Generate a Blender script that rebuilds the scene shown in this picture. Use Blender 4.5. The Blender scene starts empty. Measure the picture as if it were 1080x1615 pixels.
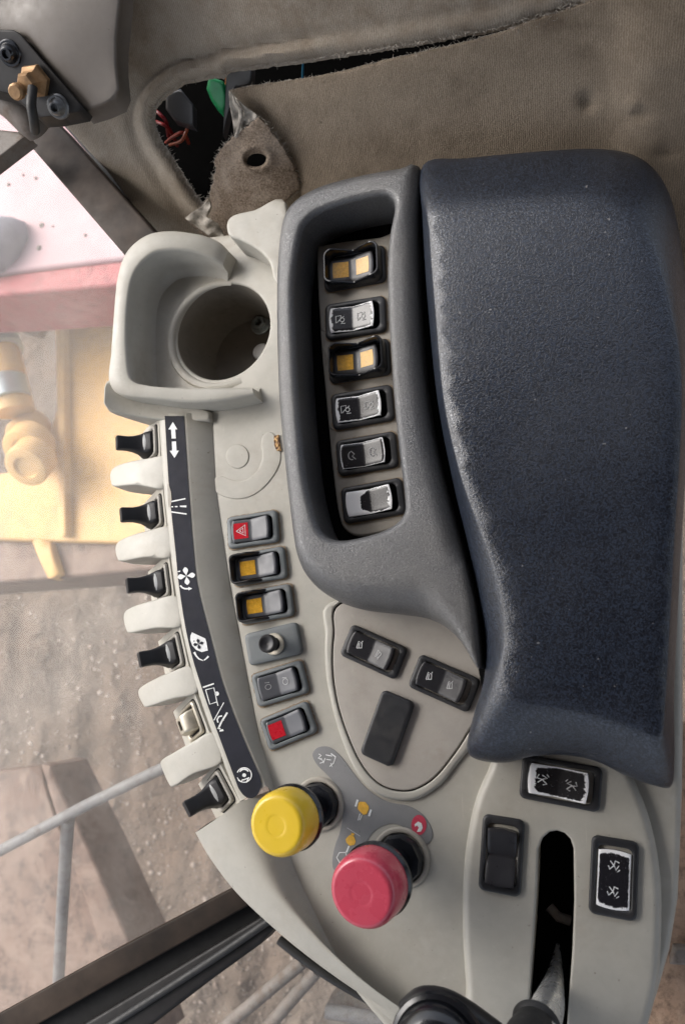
import bpy, bmesh, math, random
import numpy as np
from mathutils import Vector, Matrix, geometry

random.seed(7); rng = np.random.default_rng(7)
sc = bpy.context.scene
C = sc.collection
U = 0.0004                      # metres per unit (one unit = one photo pixel at the console's own distance)
F, CX, CY = 1240.0, 540.0, 807.5

# ------------------------------------------------------------------ camera frame
_up = Vector((-398.0, 245.5, 1240.0)).normalized()
_X = (Vector((1, 0, 0)) - _up.x * _up).normalized()
_Y = _up.cross(_X)
M = Matrix((_X, _Y, _up))       # world <- camera
POS = F * (M @ Vector((0, 0, 1)))

def P(px, py, h=0.0):
    """The point at height h above the console panel that lies on the line of sight through a photo pixel."""
    px, py, h = float(px), float(py), float(h)
    d = M @ Vector((px - CX, -(py - CY), -F))
    t = (h - POS.z) / d.z
    return POS + t * d

def P2(pts, h):
    return [tuple(P(x, y, h)[:2]) for x, y in pts]

# ------------------------------------------------------------------ object helpers
_WL = {}
def thing(name, label, cat, loc=(0, 0, 0), group=None):
    o = bpy.data.objects.new(name, None); C.objects.link(o)
    o.location = Vector(loc) * U; o.empty_display_size = 0.02
    o['label'] = label; o['category'] = cat
    if group: o['group'] = group
    _WL[o.name] = Vector(loc)
    return o

def wl(o):
    return _WL.get(o.name, Vector((0, 0, 0))) if o else Vector((0, 0, 0))

class MB:
    def __init__(s):
        s.v = []; s.f = []; s.attr = {}; s.mi = []
    def add(s, verts, faces, **attrs):
        n = len(s.v)
        s.v += [tuple(v) for v in verts]
        s.f += [tuple(i + n for i in f) for f in faces]
        for k, a in attrs.items():
            l = s.attr.setdefault(k, [0.0] * n)
            l += [0.0] * (n - len(l)); l += list(a)
        return s
    def build(s, name, mat, parent=None, smooth=True, angle=38, label=None):
        w = wl(parent)
        if parent is None:
            a = np.array(s.v); w = Vector(((a[:, 0].min() + a[:, 0].max()) / 2, (a[:, 1].min() + a[:, 1].max()) / 2, a[:, 2].min()))
        me = bpy.data.meshes.new(name)
        me.from_pydata([((x - w.x) * U, (y - w.y) * U, (z - w.z) * U) for x, y, z in s.v], [], s.f)
        for k, a in s.attr.items():
            a = a + [0.0] * (len(s.v) - len(a))
            at = me.attributes.new(k, 'FLOAT', 'POINT'); at.data.foreach_set('value', a)
        bm = bmesh.new(); bm.from_mesh(me)
        bmesh.ops.recalc_face_normals(bm, faces=bm.faces)
        bm.to_mesh(me); bm.free()
        if smooth:
            me.shade_smooth()
            me.set_sharp_from_angle(angle=math.radians(angle))
        me.materials.append(mat)
        o = bpy.data.objects.new(name, me); C.objects.link(o)
        if parent is not None:
            o.parent = parent
            _WL[o.name] = w
        else:
            o.location = w * U
            _WL[o.name] = w
        if label: o['label'] = label
        return o

def tag(o, label, cat, group=None):
    o['label'] = label; o['category'] = cat
    if group: o['group'] = group
    return o

# ------------------------------------------------------------------ 2D helpers
def catmull(pts, n, closed=False):
    """Smooth curve through pts (any dimension), n samples evenly spaced along it."""
    p = np.array(pts, float); k = len(p)
    if closed:
        q = np.vstack([p[-1:], p, p[:2]]); segs = k
    else:
        q = np.vstack([2 * p[0] - p[1], p, 2 * p[-1] - p[-2]]); segs = k - 1
    out = []
    m = 16
    for i in range(segs):
        a, b, c, d = q[i:i + 4]
        for j in range(m):
            t = j / m
            out.append(0.5 * (2 * b + (c - a) * t + (2 * a - 5 * b + 4 * c - d) * t * t + (3 * b - a - 3 * c + d) * t ** 3))
    out.append(p[0] if closed else p[-1])
    out = np.array(out)
    L = np.concatenate([[0], np.cumsum(np.linalg.norm(np.diff(out[:, :2], axis=0), axis=1))])
    s = np.linspace(0, L[-1], n + 1)[:-1] if closed else np.linspace(0, L[-1], n)
    return np.stack([np.interp(s, L, out[:, i]) for i in range(out.shape[1])], 1)

def keyed(pts, per, closed=False):
    """Smooth curve with exactly `per` samples between consecutive key points."""
    p = np.array(pts, float); k = len(p)
    if closed:
        q = np.vstack([p[-1:], p, p[:2]]); segs = k
    else:
        q = np.vstack([2 * p[0] - p[1], p, 2 * p[-1] - p[-2]]); segs = k - 1
    out = []
    for i in range(segs):
        a, b, c, d = q[i:i + 4]
        for j in range(per):
            t = j / per
            out.append(0.5 * (2 * b + (c - a) * t + (2 * a - 5 * b + 4 * c - d) * t * t + (3 * b - a - 3 * c + d) * t ** 3))
    if not closed: out.append(p[-1])
    return np.array(out)

def polyres(pts, s):
    p = np.array(pts, float); q = np.roll(p, -1, 0); out = []
    for a, b in zip(p, q):
        n = max(1, int(round(np.linalg.norm(b - a) / s)))
        for i in range(n): out.append(a + (b - a) * i / n)
    return np.array(out)

def inside(pts, poly):
    x, y = pts[:, 0], pts[:, 1]; r = np.zeros(len(pts), bool)
    q = np.roll(poly, -1, 0)
    for (x1, y1), (x2, y2) in zip(poly, q):
        if y1 == y2: continue
        c = ((y1 > y) != (y2 > y)) & (x < (x2 - x1) * (y - y1) / (y2 - y1) + x1)
        r ^= c
    return r

def dist(pts, poly):
    q = np.roll(poly, -1, 0); best = np.full(len(pts), 1e9)
    for a, b in zip(poly, q):
        ab = b - a; l2 = (ab @ ab) or 1e-9
        t = np.clip(((pts - a) @ ab) / l2, 0, 1)
        best = np.minimum(best, np.hypot(*(pts - a - t[:, None] * ab).T))
    return best

def rrect(hw, hh, r, n=6, cx=0, cy=0):
    out = []
    for sx, sy, a0 in ((1, 1, 0), (-1, 1, 90), (-1, -1, 180), (1, -1, 270)):
        for i in range(n + 1):
            a = math.radians(a0 + 90 * i / n)
            out.append((cx + sx * (hw - r) + r * math.cos(a), cy + sy * (hh - r) + r * math.sin(a)))
    return out

def fill(outline, holes=(), spacing=12, rings=(0.5, 1.5, 3.5, 6.5, 10), hole_rings=None):
    """Constrained triangulation of an outline with holes. Returns points, triangles, boundary loops, distance to outline, to holes."""
    outline = np.array(outline, float)
    A = np.roll(outline, -1, 0)
    if np.sum(outline[:, 0] * A[:, 1] - A[:, 0] * outline[:, 1]) < 0: outline = outline[::-1]
    loops = [outline]
    for h in holes:
        h = np.array(h, float); A = np.roll(h, -1, 0)
        if np.sum(h[:, 0] * A[:, 1] - A[:, 0] * h[:, 1]) > 0: h = h[::-1]
        loops.append(h)
    hole_rings = rings if hole_rings is None else hole_rings
    V = []; E = []; idx = []
    for l in loops:
        n0 = len(V); V += list(l); E += [(n0 + i, n0 + (i + 1) % len(l)) for i in range(len(l))]; idx.append(range(n0, n0 + len(l)))
    extra = []
    for li, l in enumerate(loops):
        t = np.roll(l, -1, 0) - np.roll(l, 1, 0)
        nrm = np.stack([-t[:, 1], t[:, 0]], 1); nrm /= np.maximum(np.linalg.norm(nrm, axis=1, keepdims=True), 1e-9)
        for d in (rings if li == 0 else hole_rings):
            extra.append(np.hstack([l + nrm * d, np.full((len(l), 1), d)]))
    mx = max(list(rings) + list(hole_rings) + [0])
    x0, y0 = outline.min(0); x1, y1 = outline.max(0)
    gx, gy = np.meshgrid(np.arange(x0, x1, spacing), np.arange(y0, y1, spacing))
    gx = gx + (np.arange(gx.shape[0]) % 2)[:, None] * spacing / 2
    g = np.stack([gx.ravel(), gy.ravel(), np.full(gx.size, mx + spacing * .4)], 1)
    ex = np.vstack(extra + [g]) if extra else g
    def ok(p):
        r = inside(p, loops[0])
        for h in loops[1:]: r &= ~inside(p, h)
        return r
    ex = ex[ok(ex[:, :2])]
    dall = np.min([dist(ex[:, :2], l) for l in loops], 0)
    ex = ex[dall > ex[:, 2] * 0.93]
    V = np.vstack([np.array(V), ex[:, :2]])
    res = geometry.delaunay_2d_cdt([Vector(v) for v in V], E, [], 0, 1e-5)
    pv = np.array([tuple(v) for v in res[0]]); tri = np.array(res[2])
    org = {}
    for i, l in enumerate(res[3]):
        for k in l: org[k] = i
    cen = pv[tri].mean(1); tri = tri[ok(cen)]
    bl = [[org[k] for k in r] for r in idx]
    dO = dist(pv, loops[0]); dH = np.min([dist(pv, h) for h in loops[1:]], 0) if len(loops) > 1 else np.full(len(pv), 1e9)
    return pv, tri, bl, dO, dH

def rnd(d, r):
    """Drop below the top of a rounded edge of radius r at distance d from the edge."""
    r = np.maximum(r, 1e-6); k = np.clip(1 - d / r, 0, 1)
    return r * (1 - np.sqrt(np.maximum(0, 1 - k * k)))

def piece(mb, outline, z, bottom, holes=(), r=4, rh=None, spacing=14, mapf=None, hole_bottom=None, seg=6, res=True, extra=None):
    """A solid with a rounded top edge: z a number or f(x, y, dO, dH); bottom a number or f(x, y, ztop)."""
    rh = r if rh is None else rh
    R = np.max(r) if not callable(r) else 30
    frac = (0.03, 0.12, 0.28, 0.5, 0.75, 1.0)
    rings = [R * f for f in frac] if R > 0 else []
    hr = [rh * f for f in frac] if rh > 0 else []
    ol = polyres(outline, seg) if res else np.array(outline, float)
    hs = [polyres(h, seg) if res else np.array(h, float) for h in holes]
    pv, tri, bl, dO, dH = fill(ol, hs, spacing, rings, hr)
    zt = z(pv[:, 0], pv[:, 1], dO, dH) if callable(z) else np.full(len(pv), float(z))
    rr = r(pv[:, 0], pv[:, 1]) if callable(r) else r
    zz = zt - rnd(dO, rr) - (rnd(dH, rh) if rh > 0 else 0)
    mp = mapf or (lambda x, y, q: (x, y, q))
    V = [tuple(mp(x, y, q)) for (x, y), q in zip(pv, zz)]
    Fc = [tuple(t) for t in tri]
    n = len(V)
    for li, loop in enumerate(bl):
        b = bottom if li == 0 else (bottom if hole_bottom is None else hole_bottom)
        if b is None: continue
        base = len(V)
        for i in loop:
            x, y, q = V[i]
            V.append((x, y, b(x, y, q) if callable(b) else b))
        k = len(loop)
        for j in range(k):
            Fc.append((loop[j], base + j, base + (j + 1) % k, loop[(j + 1) % k]))
    at = {}
    if extra is not None:
        e = list(extra(pv[:, 0], pv[:, 1], dO)); e += [0.0] * (len(V) - n); at = {'edge': e}
    mb.add(V, Fc, **at)
    return mb

def grid(mb, rows, closed_u=False, closed_v=False):
    nv = len(rows); nu = len(rows[0]); V = [tuple(p) for r in rows for p in r]; Fc = []
    for j in range(nv if closed_v else nv - 1):
        for i in range(nu if closed_u else nu - 1):
            a, b = j * nu + i, j * nu + (i + 1) % nu
            c, d = ((j + 1) % nv) * nu + (i + 1) % nu, ((j + 1) % nv) * nu + i
            Fc.append((a, b, c, d))
    return mb.add(V, Fc)

def loft(mb, lines, per=8, smooth_cross=0):
    """lines: each a list of (px, py, h) with the same number of key points."""
    rows = []
    for l in lines:
        k = keyed(l, per); rows.append([P(*q) for q in k])
    if smooth_cross:
        a = np.array([[tuple(p) for p in r] for r in rows])
        cols = [keyed(a[:, i], smooth_cross) for i in range(a.shape[1])]
        rows = [[cols[i][j] for i in range(a.shape[1])] for j in range(len(cols[0]))]
    return grid(mb, rows)

def tube(mb, path, r, n=12, caps=True):
    path = [Vector(p) for p in path]; rows = []; prev = None
    for i, p in enumerate(path):
        t = (path[min(i + 1, len(path) - 1)] - path[max(i - 1, 0)]).normalized()
        if prev is None:
            s = t.orthogonal().normalized()
        else:
            s = (prev - t * prev.dot(t)).normalized()
        prev = s; b = t.cross(s)
        rr = float(r[i] if hasattr(r, "__len__") else r)
        rows.append([p + rr * (math.cos(2 * math.pi * k / n) * s + math.sin(2 * math.pi * k / n) * b) for k in range(n)])
    grid(mb, rows, closed_u=True)
    if caps:
        mb.add(rows[0], [tuple(range(n))]); mb.add(rows[-1], [tuple(range(n))])
    return mb

def lathe(mb, prof, cen, axis=(0, 0, 1), n=48, ex=None, sx=1.0, sy=1.0):
    axis = Vector(axis).normalized(); cen = Vector(cen)
    e1 = Vector(ex) if ex is not None else axis.orthogonal()
    e1 = (e1 - axis * e1.dot(axis)).normalized(); e2 = axis.cross(e1)
    rows = [[cen + axis * z + r * (sx * math.cos(2 * math.pi * k / n) * e1 + sy * math.sin(2 * math.pi * k / n) * e2) for k in range(n)] for r, z in prof]
    return grid(mb, rows, closed_u=True)

def ribbon(mb, pts, w, mp):
    p = np.array(pts, float)
    t = np.gradient(p, axis=0); nrm = np.stack([-t[:, 1], t[:, 0]], 1)
    nrm /= np.maximum(np.linalg.norm(nrm, axis=1, keepdims=True), 1e-9)
    ww = np.array(w) if hasattr(w, '__len__') else np.full(len(p), w)
    a = p + nrm * ww[:, None] / 2; b = p - nrm * ww[:, None] / 2
    n = len(p)
    mb.add([mp(*q) for q in a] + [mp(*q) for q in b], [(i, i + 1, n + i + 1, n + i) for i in range(n - 1)])
    return mb

def poly(mb, pts, mp):
    tri = geometry.tessellate_polygon([[Vector((x, y, 0)) for x, y in pts]])
    return mb.add([mp(*q) for q in pts], [tuple(t) for t in tri])

def arc(cx, cy, r, a0, a1, n=14, ry=None):
    ry = r if ry is None else ry
    return [(cx + r * math.cos(math.radians(a0 + (a1 - a0) * i / (n - 1))), cy + ry * math.sin(math.radians(a0 + (a1 - a0) * i / (n - 1)))) for i in range(n)]

# ------------------------------------------------------------------ materials
class NT:
    def __init__(s, name):
        s.m = bpy.data.materials.new(name); s.m.use_nodes = True
        s.t = s.m.node_tree; s.n = s.t.nodes
        s.b = s.n['Principled BSDF']; s.out = s.n['Material Output']
        s.co = s.n.new('ShaderNodeNewGeometry').outputs['Position']
    def node(s, ty, **kw):
        n = s.n.new(ty)
        for k, v in kw.items(): setattr(n, k, v)
        return n
    def link(s, a, b): s.t.links.new(a, b); return s
    def val(s, n, **kw):
        for k, v in kw.items(): n.inputs[k].default_value = v
        return n
    def noise(s, scale, detail=3, rough=.55, dist=0.0, co=None):
        n = s.node('ShaderNodeTexNoise'); s.val(n, Scale=scale, Detail=detail, Roughness=rough, Distortion=dist)
        s.link(co or s.co, n.inputs['Vector']); return n.outputs['Fac']
    def vor(s, scale, feature='F1', co=None, rand=1.0):
        n = s.node('ShaderNodeTexVoronoi', feature=feature); s.val(n, Scale=scale, Randomness=rand)
        s.link(co or s.co, n.inputs['Vector']); return n.outputs['Distance']
    def ramp(s, f, a, b, ca=0.0, cb=1.0):
        n = s.node('ShaderNodeMapRange'); n.clamp = True
        n.inputs['From Min'].default_value = a; n.inputs['From Max'].default_value = b
        n.inputs['To Min'].default_value = ca; n.inputs['To Max'].default_value = cb
        s.link(f, n.inputs['Value']); return n.outputs['Result']
    def mix(s, f, a, b):
        n = s.node('ShaderNodeMix', data_type='RGBA')
        for v, i in ((f, 0), (a, 6), (b, 7)):
            if hasattr(v, 'node'): s.link(v, n.inputs[i])
            elif i == 0: n.inputs[i].default_value = v
            else: n.inputs[i].default_value = (*v, 1) if len(v) == 3 else v
        return n.outputs[2]
    def math(s, op, a, b=0.0, c=None):
        n = s.node('ShaderNodeMath', operation=op)
        for i, v in enumerate((a, b, c)):
            if v is None: continue
            if hasattr(v, 'node'): s.link(v, n.inputs[i])
            else: n.inputs[i].default_value = v
        return n.outputs[0]
    def bump(s, h, strength=.3, d=.001, prev=None):
        n = s.node('ShaderNodeBump'); s.val(n, Strength=strength, Distance=d); s.link(h, n.inputs['Height'])
        if prev is not None: s.link(prev, n.inputs['Normal'])
        return n.outputs['Normal']
    def fin(s, col=None, rough=None, normal=None, **kw):
        for v, k in ((col, 'Base Color'), (rough, 'Roughness'), (normal, 'Normal')):
            if v is None: continue
            if hasattr(v, 'node'): s.link(v, s.b.inputs[k])
            elif k == 'Base Color': s.b.inputs[k].default_value = (*v, 1)
            else: s.b.inputs[k].default_value = v
        for k, v in kw.items(): s.b.inputs[k.replace('_', ' ')].default_value = v
        return s.m

def plastic(name, col, dirt, rough=.42, amount=.5, bump=.10, grain=1800, spec=.5, speck=True):
    t = NT(name)
    n1 = t.noise(18, 5, .6); n2 = t.noise(140, 4, .65)
    f = t.math('MULTIPLY', t.ramp(n1, .45, .75), t.ramp(n2, .35, .75))
    c = t.mix(t.math('MULTIPLY', f, amount), col, dirt)
    if speck:
        sp = t.ramp(t.noise(420, 2, .5), .73, .77)
        c = t.mix(t.math('MULTIPLY', sp, .6), c, [x * .45 for x in dirt])
        sl = t.ramp(t.noise(300, 2, .5, co=None, dist=.4), .27, .235)
        c = t.mix(t.math('MULTIPLY', sl, .35), c, [min(1, x * 1.3) for x in col])
        mp = t.node('ShaderNodeMapping'); mp.inputs['Rotation'].default_value = (0, 0, .9); mp.inputs['Scale'].default_value = (900, 22, 60); t.link(t.co, mp.inputs['Vector'])
        sc1 = t.ramp(t.noise(1.0, 2, .5, .2, mp.outputs[0]), .735, .76)
        c = t.mix(t.math('MULTIPLY', t.math('MULTIPLY', sc1, t.ramp(t.noise(30, 3), .5, .6)), .45), c, [min(1, x * 1.45) for x in col])
        du = t.ramp(t.noise(55, 6, .7, .3), .42, .70)
        c = t.mix(t.math('MULTIPLY', du, .42), c, [x * .72 for x in col])
    r = t.ramp(n2, .3, .7, rough - .05, rough + .12)
    nb = t.bump(t.noise(grain, 2, .5), bump, .0006)
    return t.fin(c, r, nb, Specular_IOR_Level=spec)

def simple(name, col, rough=.5, metal=0.0, var=.15, scale=120, bump=0.0, spec=.5, coat=0.0):
    t = NT(name)
    n = t.noise(scale, 4, .6)
    c = t.mix(t.ramp(n, .3, .7), [x * (1 - var) for x in col], [min(1, x * (1 + var)) for x in col])
    nb = t.bump(t.noise(scale * 8, 2), bump, .0005) if bump else None
    return t.fin(c, t.ramp(t.noise(scale * 2.3, 3), .3, .7, max(.02, rough - .06), rough + .08), nb, Metallic=metal, Specular_IOR_Level=spec, Coat_Weight=coat, Coat_Roughness=.08)

def leather(name, lo, hi, scale, strength, rough, dust=(.25, .23, .2), dusty=.0, spec=.5):
    """Moulded grain: winding ridges with darker grooves."""
    t = NT(name)
    n = t.noise(scale, 1.5, .5, .8)
    ridge = t.ramp(t.math('ABSOLUTE', t.math('SUBTRACT', n, .5)), .0, .13)
    big = t.noise(14, 4, .6)
    c = t.mix(ridge, lo, hi)
    c = t.mix(t.math('MULTIPLY', t.ramp(big, .4, .75), dusty), c, dust)
    sp = t.ramp(t.noise(330, 1.5, .5), .765, .79)
    c = t.mix(t.math('MULTIPLY', sp, .5), c, (.35, .34, .33))
    nb = t.bump(ridge, strength, .0007)
    return t.fin(c, t.ramp(big, .35, .7, rough - .05, rough + .08), nb, Specular_IOR_Level=spec)

def fabric(name, col, dark, dirt, ang=0.0, per=.0021):
    t = NT(name)
    mp = t.node('ShaderNodeMapping'); mp.inputs['Rotation'].default_value = (0, 0, ang)
    t.link(t.co, mp.inputs['Vector'])
    w = t.node('ShaderNodeTexWave', wave_type='BANDS', bands_direction='X')
    t.val(w, Scale=.314 / per, Distortion=5.0, Detail=3.5, **{'Detail Scale': 3.0, 'Detail Roughness': .6})
    t.link(mp.outputs[0], w.inputs['Vector'])
    wv = w.outputs['Fac']
    fz = t.noise(1500, 3, .7)
    k = t.math('ADD', t.math('MULTIPLY', wv, .34), t.math('MULTIPLY', fz, .95))
    c = t.mix(t.ramp(k, .3, 1.0), dark, col)
    d = t.ramp(t.noise(7, 5, .65, .6), .38, .60)
    d2 = t.ramp(t.noise(60, 5, .7), .35, .7)
    c = t.mix(t.math('MULTIPLY', t.math('MULTIPLY', d, d2), .8), c, dirt)
    st = t.ramp(t.noise(95, 3, .6), .72, .78)
    c = t.mix(t.math('MULTIPLY', st, .6), c, [x * .5 for x in dirt])
    nb = t.bump(k, .55, .0011)
    nb = t.bump(t.noise(40, 4, .6), .35, .004, nb)
    return t.fin(c, .95, nb, Specular_IOR_Level=.1, Sheen_Weight=.15, Sheen_Roughness=.6)

def worn(name, base, w=2.0, k=9.0, px=0.0, seed=0.0, white=(.9, .9, .9)):
    """Glossy black cap whose clear face lifts white along its rim: mask from the distance to the rim and noise."""
    t = NT(name)
    a = t.node('ShaderNodeAttribute', attribute_type='GEOMETRY', attribute_name='edge').outputs['Fac']
    u = t.node('ShaderNodeAttribute', attribute_type='GEOMETRY', attribute_name='along').outputs['Fac']
    mp = t.node('ShaderNodeMapping'); mp.inputs['Location'].default_value = (seed, seed * .7, 0); t.link(t.co, mp.inputs['Vector'])
    n = t.noise(240, 6, .75, .6, mp.outputs[0])
    e = t.math('ADD', a, t.math('MULTIPLY', t.math('SUBTRACT', n, .5), k))
    lim = t.math('ADD', w, t.math('MULTIPLY', t.math('MAXIMUM', t.math('MULTIPLY', u, -1.0), 0.0), px))
    m = t.ramp(t.math('SUBTRACT', lim, e), -.3, .5)
    n2 = t.ramp(t.noise(900, 3, .6), .66, .72)
    c = t.mix(t.math('MULTIPLY', n2, .35), base, (.45, .45, .45))
    c = t.mix(m, c, white)
    return t.fin(c, t.ramp(m, 0, 1, .24, .38), None, Specular_IOR_Level=.6)

MAT = {}
MAT['beige'] = plastic('beige_plastic', (.43, .412, .36), (.30, .245, .185), rough=.40, amount=.7)
MAT['beige_dirty'] = plastic('dusty_beige_plastic', (.40, .37, .315), (.24, .18, .125), rough=.5, amount=.8)
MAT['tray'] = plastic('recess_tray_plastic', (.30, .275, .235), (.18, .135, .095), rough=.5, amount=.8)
MAT['pod'] = plastic('pod_plastic', (.40, .37, .32), (.26, .21, .16), rough=.42, amount=.6)
MAT['pad'] = leather('armrest_grain', (.003, .004, .008), (.027, .037, .058), 620, .20, .33, spec=.8)
MAT['housing'] = leather('housing_grain', (.048, .050, .054), (.112, .114, .118), 900, .28, .37, dust=(.2, .185, .16), dusty=.45, spec=.85)
MAT['fabric_up'] = fabric('ribbed_cloth', (.47, .41, .335), (.22, .185, .145), (.17, .12, .075), ang=.25, per=.0015)
MAT['fabric_low'] = fabric('ribbed_cloth_soiled', (.37, .305, .23), (.15, .115, .08), (.085, .058, .036), ang=.1, per=.0013)
MAT['black'] = simple('black_plastic', (.012, .012, .014), .38, var=.3)
MAT['black_gloss'] = simple('gloss_black_plastic', (.010, .011, .014), .18, var=.3)
MAT['void'] = simple('black_void', (.004, .004, .004), .9, spec=.05)  # near-black colour stands in for the shade in gaps and deep openings
MAT['bezel_dark'] = plastic('dark_bezel_plastic', (.022, .023, .026), (.10, .085, .065), rough=.4, amount=.5, spec=.45)
MAT['bezel_grey'] = plastic('dusty_grey_bezel', (.135, .15, .155), (.24, .21, .17), rough=.46, amount=.7)
MAT['rocker_grey'] = plastic('grey_rocker', (.075, .078, .088), (.2, .18, .15), rough=.36, amount=.4)
MAT['rocker_dark'] = plastic('dark_rocker', (.026, .026, .030), (.16, .14, .11), rough=.30, amount=.3)
MAT['amber'] = simple('amber_lens', (.62, .33, .03), .3, var=.2, scale=500)
MAT['amber_pale'] = simple('pale_amber_lens', (.74, .42, .07), .3, var=.15, scale=500)
MAT['red'] = simple('red_lens', (.52, .012, .025), .3, var=.15, scale=300)
MAT['white'] = simple('white_ink', (.74, .75, .74), .5, var=.08, scale=700)
MAT['white_faint'] = simple('faint_white_ink', (.36, .36, .36), .5, var=.3, scale=900)
MAT['ink_dim'] = simple('dim_ink', (.16, .16, .17), .5, var=.3, scale=900)
MAT['strip'] = simple('label_strip_film', (.016, .017, .025), .6, var=.25, scale=60, bump=.05, spec=.18)
MAT['ring'] = simple('pale_worn_ring', (.62, .57, .47), .35, .3, var=.25)
MAT['grime'] = plastic('brown_grime', (.27, .205, .14), (.13, .085, .05), rough=.8, amount=.9)
MAT['film'] = plastic('grey_label_film', (.235, .235, .235), (.16, .14, .12), rough=.36, amount=.4)
MAT['yellow'] = simple('yellow_knob', (.80, .545, .035), .30, var=.04, scale=40, coat=.25)
MAT['pink'] = simple('faded_red_knob', (.56, .065, .105), .27, var=.05, scale=40, coat=.35)
MAT['rubber'] = simple('black_rubber', (.018, .018, .018), .6, var=.3, bump=.1)
MAT['chrome'] = simple('scratched_steel', (.74, .74, .73), .28, .8, var=.08)
MAT['steel_dull'] = simple('zinc_steel', (.45, .50, .50), .38, .8, var=.15)
MAT['rail_brown'] = simple('dusty_brown_rail', (.026, .018, .013), .6, var=.7, scale=25, bump=.15, spec=.15)
MAT['bolt'] = simple('dirty_bolt', (.16, .165, .17), .4, .7, var=.4)
MAT['brass'] = simple('dusty_brass', (.33, .20, .10), .5, .5, var=.4)
MAT['cover'] = plastic('grey_brown_trim', (.125, .108, .093), (.10, .085, .07), rough=.5, amount=.5)
MAT['frame'] = simple('dark_window_frame', (.040, .030, .024), .6, var=.5, scale=40, bump=.15, spec=.2)
MAT['gasket'] = simple('black_gasket', (.007, .007, .007), .6, var=.2, spec=.2)
MAT['rail_black'] = simple('matt_black_rail', (.012, .011, .011), .5, var=.4, scale=60, spec=.25, bump=.1)
MAT['oval'] = plastic('oval_plate_plastic', (.385, .355, .315), (.26, .21, .16), rough=.46, amount=.6)
MAT['bracket'] = simple('bare_metal_bracket', (.5, .46, .38), .4, .6, var=.3)
MAT['white_plastic'] = simple('white_plastic', (.8, .8, .78), .4, var=.05)

def felt():
    t = NT('brown_felt')
    n = t.noise(700, 5, .75); n2 = t.noise(60, 4, .6)
    c = t.mix(t.ramp(n, .33, .7), (.10, .075, .055), (.40, .32, .25))
    c = t.mix(t.math('MULTIPLY', t.ramp(n2, .45, .7), .5), c, (.48, .41, .34))
    nb = t.bump(n, .8, .0016)
    return t.fin(c, .95, nb, Specular_IOR_Level=.1)
MAT['felt'] = felt()
MAT['fluff'] = simple('torn_white_backing', (.36, .33, .29), .95, var=.5, scale=200, bump=.6, spec=.1)
MAT['collar'] = plastic('grey_collar_plastic', (.34, .325, .29), (.2, .16, .12), rough=.45, amount=.6)
MAT['lever_black'] = simple('satin_black_lever', (.014, .014, .016), .5, var=.25, spec=.4)
MAT['lever_window'] = simple('grey_lever_window', (.34, .35, .35), .35, var=.1)
MAT['well'] = plastic('shaded_grimy_cup_well', (.20, .18, .15), (.07, .055, .042), rough=.5, amount=.9)  # shade inside the cup painted into the dark base, with grime over it

def dirt_ground():
    t = NT('dry_dirt_and_gravel')
    big = t.noise(1.3, 5, .6, .4); mid = t.noise(9, 6, .65)
    c = t.mix(t.ramp(big, .35, .65), (.130, .095, .073), (.165, .140, .118))
    c = t.mix(t.ramp(mid, .4, .72), c, (.085, .068, .056))
    v = t.vor(70); vn = t.noise(4.0, 3, .6)
    st = t.math('MULTIPLY', t.ramp(v, .30, .16), t.ramp(t.noise(24, 3, .6), .42, .62))
    c = t.mix(t.math('MULTIPLY', st, .8), c, (.40, .35, .30))
    # tyre-lug ridges pressed into the soil
    w = t.node('ShaderNodeTexWave', wave_type='BANDS', bands_direction='X'); t.val(w, Scale=2.1, Distortion=3.5, Detail=3, **{'Detail Scale': 1.6})
    t.link(t.co, w.inputs['Vector'])
    h = t.math('ADD', t.math('MULTIPLY', mid, .7), t.math('ADD', t.math('MULTIPLY', st, .35), t.math('MULTIPLY', w.outputs['Fac'], t.math('MULTIPLY', t.ramp(vn, .42, .6), .5))))
    nb = t.bump(h, .9, .06)
    return t.fin(c, .95, nb, Specular_IOR_Level=.1)
MAT['ground'] = dirt_ground()

def dusty_paint(name, col, rust, dust, amount=.6, rough=.6, scale=6, mott=1.0):
    t = NT(name)
    n = t.noise(scale, 5, .65, .5); n2 = t.noise(scale * 9, 4, .7)
    c = t.mix(t.math('MULTIPLY', t.ramp(n, .38, .68), amount), col, dust)
    c = t.mix(t.math('MULTIPLY', t.ramp(n2, .45, .72), mott), c, [x * .6 for x in rust])
    c = t.mix(t.math('MULTIPLY', t.ramp(t.noise(scale * 3, 6, .75, .8), .48, .6), .6 * mott), c, dust)
    c = t.mix(t.math('MULTIPLY', t.ramp(t.noise(scale * .5, 3), .55, .7), .6), c, rust)
    return t.fin(c, rough, t.bump(n2, .2, .004), Specular_IOR_Level=.3)
MAT['yellow_paint'] = dusty_paint('dusty_yellow_paint', (.60, .36, .13), (.26, .15, .085), (.50, .33, .17), .6, mott=.35)
MAT['brown_steel'] = dusty_paint('rusty_brown_steel', (.125, .075, .055), (.075, .046, .035), (.22, .155, .12), .6, scale=4)
MAT['pink_paint'] = dusty_paint('faded_red_paint', (.42, .265, .275), (.40, .18, .195), (.43, .35, .36), .8, scale=3, mott=.12)
MAT['red_paint'] = dusty_paint('dull_red_paint', (.33, .085, .09), (.26, .08, .08), (.36, .14, .14), .5)
MAT['grey_tube'] = dusty_paint('grey_painted_tube', (.14, .14, .145), (.13, .11, .10), (.18, .175, .17), .5, scale=10)
MAT['dark_steel'] = dusty_paint('dark_steel', (.12, .11, .10), (.17, .12, .09), (.2, .17, .15), .6, scale=10)
MAT['floor'] = dusty_paint('dusty_cab_floor', (.30, .20, .14), (.17, .115, .085), (.36, .26, .19), .6, rough=.85, scale=14)

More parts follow.
